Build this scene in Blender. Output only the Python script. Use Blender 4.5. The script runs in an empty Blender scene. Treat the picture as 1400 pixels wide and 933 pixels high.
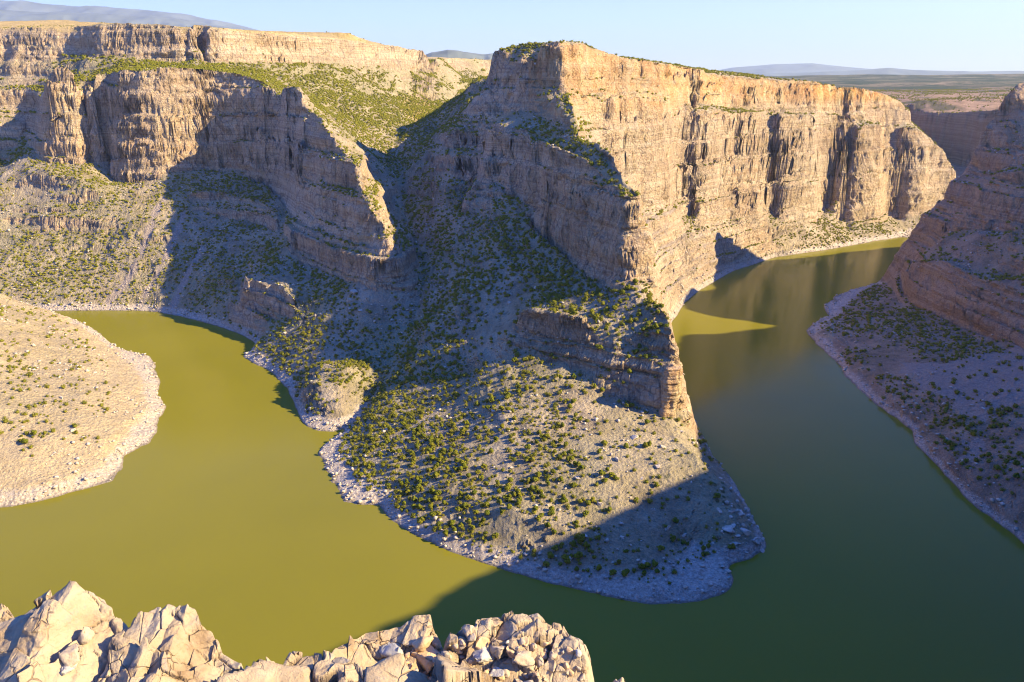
import bpy, bmesh, math, random
import numpy as np
from mathutils import Vector, Matrix

# ---------------------------------------------------------------- camera, sky, sun, exposure
CAM_H, FPX, HORIZON = 300.0, 1100.0, 105.0          # eye height above the water (m), focal length and horizon row in photo pixels
PITCH = math.atan((466.5 - HORIZON) / FPX)
SUN_TO = np.array([0.970, -0.243])                  # horizontal direction towards the sun
SUN_EL = math.radians(30.0)

scene = bpy.context.scene
cam_data = bpy.data.cameras.new("camera")
cam = bpy.data.objects.new("camera", cam_data)
scene.collection.objects.link(cam)
cam.location = (0, 0, CAM_H)
cam.rotation_euler = (math.pi / 2 - PITCH, 0, 0)
cam_data.sensor_width = 36.0
cam_data.lens = 36.0 * FPX / 1400.0
cam_data.clip_start = 0.1
cam_data.clip_end = 120000.0
scene.camera = cam

world = bpy.data.worlds.new("World")
scene.world = world
world.use_nodes = True
wn = world.node_tree
for n in list(wn.nodes):
    wn.nodes.remove(n)
w_out = wn.nodes.new("ShaderNodeOutputWorld")
w_bg = wn.nodes.new("ShaderNodeBackground")
w_sky = wn.nodes.new("ShaderNodeTexSky")
w_sky.sky_type = 'NISHITA'
w_sky.sun_disc = False
w_sky.sun_elevation = SUN_EL
w_sky.sun_rotation = math.atan2(SUN_TO[0], SUN_TO[1])
w_sky.altitude = 1200.0
w_sky.air_density = 1.6
w_sky.dust_density = 0.2
w_sky.ozone_density = 7.0
w_bg.inputs['Strength'].default_value = 0.15
w_hs = wn.nodes.new("ShaderNodeHueSaturation")
w_hs.inputs['Hue'].default_value = 0.522
w_hs.inputs['Saturation'].default_value = 1.8
w_gm = wn.nodes.new("ShaderNodeGamma")
w_gm.inputs['Gamma'].default_value = 0.55
wn.links.new(w_sky.outputs['Color'], w_gm.inputs['Color'])
wn.links.new(w_gm.outputs['Color'], w_hs.inputs['Color'])
w_tn = wn.nodes.new("ShaderNodeMix")
w_tn.data_type = 'RGBA'; w_tn.blend_type = 'MULTIPLY'
w_tn.inputs[0].default_value = 1.0
w_tn.inputs[7].default_value = (0.90, 1.0, 1.55, 1)
wn.links.new(w_hs.outputs['Color'], w_tn.inputs[6])
wn.links.new(w_tn.outputs[2], w_bg.inputs['Color'])
wn.links.new(w_bg.outputs['Background'], w_out.inputs['Surface'])

sun_data = bpy.data.lights.new("sun", 'SUN')
sun_data.energy = 5.0
sun_data.angle = math.radians(0.5)
sun_data.color = (1.0, 0.81, 0.46)
sun = bpy.data.objects.new("sun", sun_data)
scene.collection.objects.link(sun)
to_sun = Vector((SUN_TO[0] * math.cos(SUN_EL), SUN_TO[1] * math.cos(SUN_EL), math.sin(SUN_EL)))
sun.rotation_euler = to_sun.to_track_quat('Z', 'Y').to_euler()
sun.location = (300, -100, 900)

scene.view_settings.view_transform = 'Standard'
scene.view_settings.look = 'None'
scene.view_settings.gamma = 1.0
scene.view_settings.exposure = 1.6
scene.view_settings.use_curve_mapping = False
scene.cycles.use_denoising = True
scene.cycles.filter_width = 1.1
scene.cycles.max_bounces = 5
scene.cycles.diffuse_bounces = 2
scene.cycles.glossy_bounces = 3
scene.cycles.volume_bounces = 0

rng = np.random.default_rng(7)
F = np.float32

# ---------------------------------------------------------------- helpers
def tag(o, label=None, cat=None, group=None, kind=None):
    if label: o["label"] = label
    if cat: o["category"] = cat
    if group: o["group"] = group
    if kind: o["kind"] = kind
    return o

def link(name, mesh, parent=None):
    o = bpy.data.objects.new(name, mesh)
    scene.collection.objects.link(o)
    if parent: o.parent = parent
    return o

def mesh_from(name, verts, faces, smooth=False, material=None):
    """verts (n,3), faces (m,3) or (m,4) arrays -> mesh datablock"""
    me = bpy.data.meshes.new(name)
    verts = np.ascontiguousarray(verts, F); faces = np.ascontiguousarray(faces, np.int32)
    k = faces.shape[1]
    me.vertices.add(len(verts)); me.vertices.foreach_set("co", verts.ravel())
    me.loops.add(faces.size); me.loops.foreach_set("vertex_index", faces.ravel())
    me.polygons.add(len(faces))
    me.polygons.foreach_set("loop_start", np.arange(0, faces.size, k, dtype=np.int32))
    if smooth: me.polygons.foreach_set("use_smooth", np.ones(len(faces), bool))
    me.update(calc_edges=True)
    if material: me.materials.append(material)
    return me

def set_attr(me, name, arr):
    a = me.attributes.new(name, 'FLOAT', 'POINT')
    a.data.foreach_set("value", np.ascontiguousarray(arr, F))

# lattice noise -------------------------------------------------
_T2 = np.random.default_rng(11).random((256, 256)).astype(F) * 2 - 1
_T3 = np.random.default_rng(12).random((64, 64, 64)).astype(F) * 2 - 1
def noise2(x, y):
    xi = np.floor(x).astype(np.int32); yi = np.floor(y).astype(np.int32)
    fx = (x - xi).astype(F); fy = (y - yi).astype(F)
    fx = fx * fx * fx * (fx * (fx * 6 - 15) + 10); fy = fy * fy * fy * (fy * (fy * 6 - 15) + 10)
    x0 = xi & 255; x1 = (xi + 1) & 255; y0 = yi & 255; y1 = (yi + 1) & 255
    a = _T2[x0, y0]; b = _T2[x1, y0]; c = _T2[x0, y1]; d = _T2[x1, y1]
    return a + (b - a) * fx + (c + (d - c) * fx - a - (b - a) * fx) * fy
def noise3(x, y, z):
    xi = np.floor(x).astype(np.int32); yi = np.floor(y).astype(np.int32); zi = np.floor(z).astype(np.int32)
    fx = (x - xi).astype(F); fy = (y - yi).astype(F); fz = (z - zi).astype(F)
    fx = fx * fx * (3 - 2 * fx); fy = fy * fy * (3 - 2 * fy); fz = fz * fz * (3 - 2 * fz)
    x0 = xi & 63; x1 = (xi + 1) & 63; y0 = yi & 63; y1 = (yi + 1) & 63; z0 = zi & 63; z1 = (zi + 1) & 63
    def pl(zz):
        a = _T3[x0, y0, zz]; b = _T3[x1, y0, zz]; c = _T3[x0, y1, zz]; d = _T3[x1, y1, zz]
        e = a + (b - a) * fx
        return e + (c + (d - c) * fx - e) * fy
    p = pl(z0)
    return p + (pl(z1) - p) * fz
def fbm2(x, y, s, octv=4, gain=.5, seed=0):
    r = 0; a = 1.0; f = 1.0 / s; t = 0
    for o in range(octv):
        r = r + a * noise2(x * f + seed * 17.3 + o * 31.7, y * f + seed * 9.1 + o * 13.3); t += a
        a *= gain; f *= 2.03
    return r / t
def ridge2(x, y, s, octv=4, gain=.5, seed=0):
    r = 0; a = 1.0; f = 1.0 / s; t = 0
    for o in range(octv):
        r = r + a * (1 - 2 * np.abs(noise2(x * f + seed * 17.3 + o * 31.7, y * f + seed * 9.1 + o * 13.3))); t += a
        a *= gain; f *= 2.03
    return r / t
def sstep(a, b, x):
    t = np.clip((x - a) / (b - a), 0, 1)
    return t * t * (3 - 2 * t)

# photo geometry ------------------------------------------------
CP, SP = math.cos(PITCH), math.sin(PITCH)
def ray(px, py):
    u = (px - 700) / FPX; v = (466.5 - py) / FPX
    return u, CP + v * SP, -SP + v * CP
def Z(px, py, z):                 # the point at height z seen at a photo pixel
    u, dy, dz = ray(px, py); t = (z - CAM_H) / dz
    return (u * t, dy * t, z)
def Y(px, py, y):                 # the point at ground distance y seen at a photo pixel
    u, dy, dz = ray(px, py); t = y / dy
    return (u * t, y, CAM_H + dz * t)
def proj(x, y, z):
    zc = y * CP - (z - CAM_H) * SP
    yc = y * SP + (z - CAM_H) * CP
    zc = np.where(zc < .1, .1, zc)
    return 700 + FPX * x / zc, 466.5 - FPX * yc / zc
def W(*pts, z=0.0):               # a shoreline from pixels
    return [Z(a, b, z) for a, b in pts]
def YY(*pts):
    return [Y(*p) for p in pts]
def ZZ(*pts):
    return [Z(*p) for p in pts]
# ---------------------------------------------------------------- the canyon: control curves read off the photograph
shore_main = [(-1150, 1075, 0), (-900, 1065, 0)] + W(
    (0, 424), (75, 425), (180, 425), (215, 427), (240, 432), (275, 440), (300, 447), (330, 458), (350, 470), (345, 480), (330, 487),
    (345, 497), (372, 510), (385, 525), (400, 545), (408, 565), (415, 580), (432, 591), (450, 591), (468, 588), (480, 581), (470, 591),
    (455, 598), (440, 610), (433, 625), (440, 640), (447, 655), (462, 672), (466, 690), (490, 693), (522, 690), (528, 708), (545, 722),
    (580, 740), (620, 757), (660, 770), (700, 783), (760, 800), (820, 815), (880, 826), (930, 827), (970, 820), (1000, 808), (1004, 790),
    (990, 773), (1020, 766), (1050, 752), (1045, 735), (1030, 715), (1020, 690), (1005, 660), (985, 640), (960, 605), (945, 585),
    (932, 560), (922, 530), (917, 505), (908, 482), (920, 455), (917, 440), (925, 432), (935, 415), (955, 398), (1000, 372), (1060, 352),
    (1130, 342), (1228, 325)) + [(880, 1620, 0), (980, 1760, 0), (1060, 1950, 0), (1150, 2150, 0)]
shore_left = [(-1150, 985, 0), (-900, 1000, 0), (-700, 1035, 0)] + W(
    (78, 429), (110, 440), (135, 452), (150, 468), (168, 478), (205, 486), (215, 500), (220, 520), (218, 540), (229, 556), (218, 575),
    (216, 592), (205, 607), (185, 617), (166, 624), (172, 640), (165, 655), (140, 664), (100, 674), (60, 685), (20, 693), (-60, 705),
    (-200, 730)) + [(-620, 440, 0), (-900, 380, 0)]
shore_right = [(1290, 2050, 0), (1240, 1900, 0), (1120, 1640, 0), (960, 1460, 0), (800, 1340, 0), (680, 1290, 0)] + W(
    (1245, 318), (1222, 365), (1205, 385), (1165, 396), (1140, 405), (1125, 420), (1130, 430), (1112, 442), (1100, 452), (1120, 475),
    (1150, 500), (1152, 515), (1200, 555), (1250, 590), (1250, 605), (1290, 645), (1330, 690), (1365, 716), (1400, 742)) + [
    (330, 400, 0), (290, 330, 0), (220, 250, 0), (60, 170, 0), (-150, 150, 0), (-400, 220, 0), (-700, 280, 0), (-900, 300, 0)]

curves = [
    # left bank
    ZZ((78, 429, 1), (40, 414, 22), (0, 401, 42)) + [(-760, 930, 70), (-950, 850, 90)],
    ZZ((112, 452, 12), (150, 490, 10), (185, 520, 9), (180, 560, 10), (150, 600, 10), (130, 640, 8), (60, 660, 9), (0, 672, 8)),
    ZZ((60, 440, 24), (80, 490, 26), (100, 540, 24), (80, 600, 20), (0, 630, 18)),
    ZZ((0, 420, 52), (0, 470, 48), (0, 560, 36)), [(-660, 800, 72), (-640, 640, 80), (-600, 500, 58), (-700, 420, 40)], [(-900, 600, 150), (-1100, 700, 180)],
    # lower left cliff: foot and rim, then the fin
    YY((60, 222, 1300), (90, 224, 1292), (122, 226, 1292), (132, 232, 1325), (148, 236, 1332), (164, 249, 1272), (200, 246, 1265), (235, 237, 1275),
       (285, 233, 1300), (330, 238, 1290), (370, 255, 1250), (388, 275, 1190), (398, 310, 1110), (402, 335, 1050), (410, 362, 1010), (440, 372, 968), (480, 385, 905),
       (510, 388, 876), (531, 380, 874), (546, 350, 890)),
    YY((72, 92, 1322), (95, 85, 1318), (122, 92, 1318), (135, 100, 1350), (148, 102, 1352), (164, 97, 1298), (200, 99, 1292), (240, 95, 1305), (290, 97, 1330), (335, 100, 1322), (365, 112, 1292),
       (383, 133, 1258), (392, 116, 1230), (410, 120, 1205), (425, 150, 1165), (440, 160, 1125), (452, 187, 1085), (475, 206, 1040),
       (490, 226, 1000), (500, 262, 950), (517, 296, 912), (528, 304, 900), (535, 322, 888)),
    YY((72, 92, 1322), (64, 130, 1345), (50, 150, 1400)),
    YY((60, 222, 1300), (52, 205, 1330), (40, 190, 1390)),
    # mid band below the alcove
    YY((262, 262, 1226), (300, 266, 1224), (350, 276, 1196), (385, 297, 1125)),
    YY((262, 288, 1212), (300, 294, 1206), (350, 304, 1182), (384, 320, 1104)),
    # small knob on the slope below the fin
    YY((345, 372, 985), (380, 378, 958), (405, 408, 905)), YY((345, 388, 972), (376, 402, 945), (398, 440, 890)),
    # right-hand side of the fin
    YY((432, 145, 1215), (470, 190, 1110), (500, 228, 1045), (530, 280, 985), (545, 320, 930)),
    # left mound and left side gully
    YY((0, 240, 1290), (60, 232, 1262), (120, 250, 1235), (165, 275, 1215), (200, 290, 1200)), YY((0, 330, 1180), (80, 340, 1160), (150, 345, 1150)),
    YY((-80, 250, 1300), (0, 236, 1310)), YY((25, 160, 1400), (12, 230, 1340)), [(-1100, 1250, 130), (-950, 1230, 110)],
    # upper left cliff: foot and rim
    YY((-160, 90, 1480), (-60, 85, 1470), (0, 82, 1465), (60, 83, 1456), (102, 79, 1452), (140, 78, 1420), (200, 82, 1410), (256, 88, 1404), (264, 84, 1448), (280, 85, 1454), (287, 88, 1406),
       (350, 86, 1465), (400, 86, 1545), (450, 86, 1635), (490, 88, 1715), (540, 92, 1830), (580, 98, 1955)),
    YY((-160, 40, 1500), (-60, 38, 1492), (0, 38, 1485), (100, 38, 1474), (106, 36, 1468), (135, 33, 1438), (200, 33, 1428), (262, 31, 1420), (266, 34, 1470), (281, 36, 1478), (286, 37, 1424), (330, 41, 1475),
       (400, 46, 1565), (440, 51, 1640), (487, 57, 1730), (493, 60, 1760), (540, 65, 1850), (566, 68, 1915), (568, 69, 1950), (578, 70, 1972)),
    YY((578, 70, 1972), (600, 79, 2150), (600, 78, 2330), (640, 81, 2500), (690, 84, 2650)), YY((580, 98, 1955), (596, 100, 2130), (590, 95, 2310), (640, 99, 2450), (690, 100, 2560)),
    # plateau behind it
    [(-1200, 1750, 395), (-700, 1700, 392), (-330, 1750, 384), (-345, 2050, 374)], YY((-60, 16, 2400), (0, 19, 2400), (60, 24, 2380), (110, 31, 2300)) + [(-900, 2200, 425), (-560, 2400, 405), (-480, 2650, 393)], [(-235, 2480, 346), (-140, 2680, 344), (60, 2700, 340)], [(-300, 2200, 352), (-330, 2500, 352)],
    # side valley floor
    ZZ((480, 582, 0)) + YY((500, 552, 706), (514, 525, 738), (538, 482, 792), (560, 450, 818), (574, 400, 885), (570, 350, 960),
       (554, 290, 1090), (547, 240, 1210), (541, 197, 1345), (560, 176, 1480), (592, 153, 1700), (625, 136, 1960), (642, 119, 2270)) + [(-60, 2550, 298)],
    YY((500, 130, 1590), (560, 135, 1740), (600, 140, 1850)), YY((460, 130, 1480), (480, 170, 1380)),
    # lit mounds near the creek mouth
    YY((432, 548, 690), (452, 545, 688), (468, 556, 678)), YY((425, 500, 752), (450, 497, 748), (478, 503, 738)), YY((420, 522, 715), (460, 524, 708)),
    # mesa end wall, and the long right wall: rim
    YY((676, 74, 1165), (683, 66, 1135), (692, 63, 1112), (722, 60, 1070), (765, 57, 1030), (800, 60, 1075), (818, 70, 1120), (850, 79, 1180), (890, 87, 1250), (950, 98, 1375),
       (1000, 105, 1455), (1060, 109, 1540), (1120, 112, 1612), (1180, 124, 1692), (1230, 135, 1752), (1239, 148, 1775)),
    YY((672, 112, 1146), (705, 115, 1092), (745, 112, 1046), (765, 118, 1018)),
    YY((770, 122, 1022), (800, 132, 1062), (830, 134, 1115), (850, 135, 1164), (900, 138, 1250), (950, 141, 1358), (1000, 148, 1438), (1060, 152, 1523), (1120, 156, 1593), (1180, 165, 1672), (1238, 166, 1740)),
    YY((838, 140, 1084), (850, 141, 1120), (900, 144, 1205), (914, 147, 1236), (922, 160, 1302), (944, 160, 1360), (955, 148, 1320), (1000, 154, 1392), (1040, 157, 1449), (1046, 160, 1512), (1058, 160, 1522), (1064, 158, 1482), (1116, 163, 1540), (1122, 166, 1614), (1152, 170, 1660), (1159, 171, 1600), (1180, 173, 1624), (1205, 175, 1654), (1210, 180, 1717), (1224, 180, 1727), (1240, 176, 1689), (1275, 188, 1724), (1298, 210, 1739), (1306, 236, 1744)),
    YY((805, 185, 1023), (835, 220, 1068), (862, 258, 1108), (890, 280, 1168), (916, 276, 1214), (924, 290, 1256), (946, 300, 1292), (958, 290, 1274), (1000, 290, 1360), (1040, 297, 1414), (1046, 292, 1468), (1056, 300, 1468), (1064, 300, 1446), (1116, 302, 1512), (1124, 290, 1596), (1150, 300, 1618), (1160, 318, 1548), (1180, 303, 1590), (1205, 303, 1618), (1212, 298, 1678), (1226, 300, 1688), (1240, 302, 1656), (1290, 280, 1713)),
    # mesa top behind the rim
    YY((700, 62, 1150), (770, 57, 1075), (810, 66, 1140)), YY((850, 78, 1240), (950, 94, 1450), (1040, 104, 1610)), [(0, 1350, 322), (150, 1600, 312), (350, 1850, 300), (600, 2050, 285), (900, 2000, 255)],
    [(20, 2300, 300), (300, 2400, 310), (600, 2350, 280)],
    # mesa west foot
    YY((652, 128, 1250), (628, 155, 1330), (602, 195, 1340)), YY((650, 262, 1050), (625, 300, 990)), [(-60, 1400, 296), (20, 1700, 300)],
    # central crest
    YY((768, 123, 1000), (780, 152, 930), (797, 193, 860), (818, 196, 830), (845, 224, 780), (860, 240, 742), (884, 284, 700)),
    YY((690, 190, 1000), (715, 205, 950), (740, 215, 900), (775, 229, 830), (800, 238, 800), (840, 258, 742), (868, 284, 698), (884, 284, 700)),
    YY((690, 245, 985), (715, 275, 930), (740, 303, 880), (765, 328, 832), (790, 352, 787), (815, 378, 738), (840, 397, 692), (865, 405, 668), (884, 404, 664)),
    YY((884, 284, 700), (890, 300, 705), (893, 320, 720)), YY((884, 404, 664), (896, 395, 690)),
    YY((690, 150, 1090), (740, 160, 1000), (770, 190, 900)), YY((675, 170, 1050), (720, 180, 960)),
    # crest down to the lower block
    YY((892, 412, 655), (905, 430, 640), (914, 468, 616), (917, 496, 604)),
    YY((710, 434, 690), (735, 428, 684), (760, 429, 672), (776, 436, 662)), YY((706, 470, 680), (735, 482, 664), (762, 500, 652)),
    YY((784, 446, 660), (800, 440, 656), (825, 462, 640), (850, 482, 627), (880, 498, 614), (905, 508, 604), (917, 498, 604)),
    YY((786, 508, 640), (800, 516, 628), (825, 530, 618), (850, 545, 610), (875, 558, 602), (897, 567, 594), (914, 570, 592)),
    YY((914, 570, 592), (925, 560, 600)),
    # slope left of it
    YY((604, 450, 765), (640, 400, 795), (668, 330, 885)), YY((720, 400, 760), (660, 470, 712), (640, 520, 680)),
    # peninsula
    ZZ((472, 622, 6), (500, 657, 6), (545, 692, 6), (620, 733, 6), (700, 758, 6), (800, 787, 5), (890, 806, 5), (975, 797, 4), (990, 782, 4)), ZZ((1015, 748, 6), (1030, 745, 5), (1020, 720, 8)),
    YY((520, 600, 610), (600, 650, 537), (700, 700, 477), (800, 730, 457), (870, 745, 453), (960, 745, 466)),
    YY((530, 545, 680), (600, 560, 642), (700, 565, 592), (790, 562, 592)), YY((600, 600, 585), (700, 620, 542), (850, 640, 513), (950, 640, 518)),
    YY((1000, 690, 492), (1012, 715, 476), (985, 738, 464)), YY((510, 560, 672), (490, 590, 638), (500, 575, 650)),
    YY((920, 590, 575), (960, 630, 530), (1000, 668, 505)),
    # right wall: lower foot, lower ledge, spur, rim
    YY((1207, 384, 1190), (1235, 415, 1022), (1290, 435, 925), (1340, 462, 850), (1380, 470, 805), (1400, 485, 765)) + [(470, 680, 45), (450, 600, 45), (400, 480, 50), (330, 340, 60), (200, 230, 90), (60, 130, 110), (-150, 110, 110), (-400, 160, 80), (-800, 230, 80)],
    ZZ((1150, 436, 9), (1128, 452, 9), (1162, 478, 9), (1192, 512, 10), (1215, 535, 10), (1262, 575, 10), (1275, 600, 10), (1320, 648, 10), (1385, 696, 11)),
    YY((1250, 362, 1045), (1280, 356, 1000), (1330, 378, 918), (1400, 402, 830)),
    YY((1254, 352, 1075), (1285, 348, 1035), (1330, 366, 960), (1400, 385, 880)),
    YY((1215, 368, 1195), (1240, 325, 1188), (1260, 300, 1182), (1300, 255, 1176), (1338, 213, 1180), (1350, 170, 1186), (1380, 130, 1192), (1400, 111, 1202)) + [(830, 1205, 306), (980, 1230, 306), (1200, 1340, 300)],
    YY((1400, 330, 950), (1340, 320, 1020), (1290, 325, 1080)), YY((1400, 322, 985), (1340, 312, 1055), (1295, 315, 1110)), YY((1400, 235, 1040), (1360, 235, 1090)), YY((1400, 228, 1070), (1362, 226, 1118)), YY((1400, 200, 1100), (1372, 200, 1135)),
    [(690, 868, 110), (740, 862, 190), (800, 862, 262), (850, 866, 296)], [(745, 1020, 300), (735, 930, 300), (758, 900, 297), (835, 890, 297), (850, 866, 297), (820, 850, 290), (765, 832, 288), (716, 815, 302), (698, 760, 303), (655, 600, 303), (600, 412, 302), (444, 274, 300), (250, 110, 300), (100, -5, 300), (0, -18, 296), (-200, 0, 300), (-500, 50, 290), (-900, 80, 260)],
    [(1000, 1000, 306), (950, 500, 306), (500, 0, 306), (0, -150, 303), (-700, -150, 300)], [(1330, 1450, 310), (1380, 800, 312)],
    # far canyon wall and the plateau beyond
    YY((1225, 153, 2720), (1262, 156, 2560), (1290, 154, 2440), (1340, 151, 2250), (1400, 149, 2090)) + [(1500, 1900, 225)], YY((1225, 232, 2640), (1262, 232, 2480), (1290, 231, 2370), (1340, 228, 2180), (1400, 224, 2030)),
    YY((1100, 135, 2600), (1240, 138, 2650), (1400, 136, 2650)),
]
curves += [shore_main, shore_left, shore_right]

# ---- solve for the smooth base relief (membrane through the curves)
GX0, GX1, GY0, GY1, GC = -1200.0, 1500.0, -200.0, 2740.0, 3.0
NX = int((GX1 - GX0) / GC) // 32 * 32 + 32
NY = int((GY1 - GY0) / GC) // 32 * 32 + 32

def raster_poly(poly, nx, ny, c):
    gx = (np.arange(nx) + .5) * c + GX0; gy = (np.arange(ny) + .5) * c + GY0
    inside = np.zeros((nx, ny), bool)
    P = np.array(poly)[:, :2]
    Q = np.roll(P, -1, 0)
    for (x0, y0), (x1, y1) in zip(P, Q):
        m = (gy >= min(y0, y1)) & (gy < max(y0, y1))
        if not m.any(): continue
        xc = x0 + (gy[m] - y0) * (x1 - x0) / (y1 - y0)
        inside[:, m] ^= gx[:, None] < xc[None, :]
    return inside

def densify(pts, step):
    pts = np.array(pts, float); out = []
    for a, b in zip(pts[:-1], pts[1:]):
        n = max(1, int(np.hypot(*(b - a)[:2]) / step))
        t = np.arange(n)[:, None] / n
        out.append(a + (b - a) * t)
    out.append(pts[-1:])
    return np.concatenate(out)

wpoly = list(shore_main) + list(shore_right)                        # main shore out, right shore back
water_in = raster_poly(wpoly, NX, NY, GC)
left_in = raster_poly(list(shore_left), NX, NY, GC)
left_in &= raster_poly(list(shore_left) + [(-1300, 380, 0), (-1300, 985, 0)], NX, NY, GC)
left_full = raster_poly(list(shore_left) + [(-1300, 380, 0), (-1300, 985, 0)], NX, NY, GC)
water_in &= ~left_full

cs = np.concatenate([densify(c, GC * .6) for c in curves])
csx = (cs[:, 0] - GX0) / GC; csy = (cs[:, 1] - GY0) / GC
def shift(m, k):
    r = m.copy()
    for _ in range(k):
        q = r.copy(); q[1:] &= r[:-1]; q[:-1] &= r[1:]; q[:, 1:] &= r[:, :-1]; q[:, :-1] &= r[:, 1:]; r = q
    return r
deep = shift(water_in, 3)

def solve():
    h = None
    for lev in (5, 4, 3, 2, 1, 0):
        k = 2 ** lev; nx, ny = NX // k, NY // k
        wsum = np.zeros((nx, ny)); zsum = np.zeros((nx, ny))
        ix = np.clip((csx / k).astype(int), 0, nx - 1); iy = np.clip((csy / k).astype(int), 0, ny - 1)
        ok = (csx >= 0) & (csx < NX) & (csy >= 0) & (csy < NY)
        np.add.at(wsum, (ix[ok], iy[ok]), 1); np.add.at(zsum, (ix[ok], iy[ok]), cs[ok, 2])
        dm = deep.reshape(nx, k, ny, k).mean((1, 3)) > .5
        fixed = wsum > 0
        val = np.where(fixed, zsum / np.maximum(wsum, 1), 0)
        val = np.where(dm & ~fixed, -9.0, val); fixed |= dm
        val = val.astype(F)
        if h is None:
            h = np.full((nx, ny), 150, F)
        else:
            h = np.repeat(np.repeat(h, 2, 0), 2, 1)
        for it in range(400 if lev > 2 else 220 if lev else 90):
            h = np.where(fixed, val, h)
            p = np.pad(h, 1, mode='edge')
            h = .25 * (p[2:, 1:-1] + p[:-2, 1:-1] + p[1:-1, 2:] + p[1:-1, :-2])
    p = np.pad(h, 1, mode='edge')
    return (.5 * h + .125 * (p[2:, 1:-1] + p[:-2, 1:-1] + p[1:-1, 2:] + p[1:-1, :-2])).astype(F)
BASE = solve()
gy_, gx_ = np.gradient(BASE, GC)[::-1]
SLOPE = np.hypot(gx_, gy_).astype(F)
def blur(a, n):
    for _ in range(n):
        p = np.pad(a, 1, mode='edge')
        a = (p[2:, 1:-1] + p[:-2, 1:-1] + p[1:-1, 2:] + p[1:-1, :-2] + 2 * a) / 6
    return a
SLOPE_S = blur(SLOPE, 3)
CLIFF = blur(sstep(1.05, 1.7, SLOPE_S), 1).astype(F)                 # 1 on cliffs, 0 on slopes

def bil(A, x, y):
    fx = np.clip((x - GX0) / GC - .5, 0, NX - 1.001); fy = np.clip((y - GY0) / GC - .5, 0, NY - 1.001)
    xi = fx.astype(np.int32); yi = fy.astype(np.int32); fx = (fx - xi).astype(F); fy = (fy - yi).astype(F)
    a = A[xi, yi]; b = A[xi + 1, yi]; c = A[xi, yi + 1]; d = A[xi + 1, yi + 1]
    e = a + (b - a) * fx
    return e + (c + (d - c) * fx - e) * fy

# strata: a monotone staircase in height, hard beds steep and soft beds flat
_sz = np.arange(-20, 700, .25)
_r = np.random.default_rng(5)
_den = np.exp(1.15 * np.interp(_sz, np.arange(-20, 700, 5.0), _r.normal(size=144)) + .6 * np.interp(_sz, np.arange(-20, 700, 2.0), _r.normal(size=360)))
_cum = np.cumsum(1 / _den); _cum = _cum / _cum[-1]
_loc = np.interp(_sz, _sz[::60], _cum[::60])                         # keep it near the identity every 15 m
_STEP = ((_cum - _loc) / np.gradient(_loc, .25)).astype(F)
_STEP = np.clip(_STEP, -7, 7)
_STEP[(_sz > 285)] *= .45
_den2 = np.exp(1.0 * np.interp(_sz, np.arange(-20, 700, 9.0), _r.normal(size=80)))
_cum2 = np.cumsum(1 / _den2); _cum2 /= _cum2[-1]; _loc2 = np.interp(_sz, _sz[::180], _cum2[::180])
_STEP2 = np.clip((_cum2 - _loc2) / np.gradient(_loc2, .25), -15, 15).astype(F)
_STEP2[(_sz > 285)] *= .3
def tiers(z):
    return np.interp(z, _sz, _STEP2).astype(F)
def terr(z):
    return np.interp(z, _sz, _STEP).astype(F)

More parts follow.
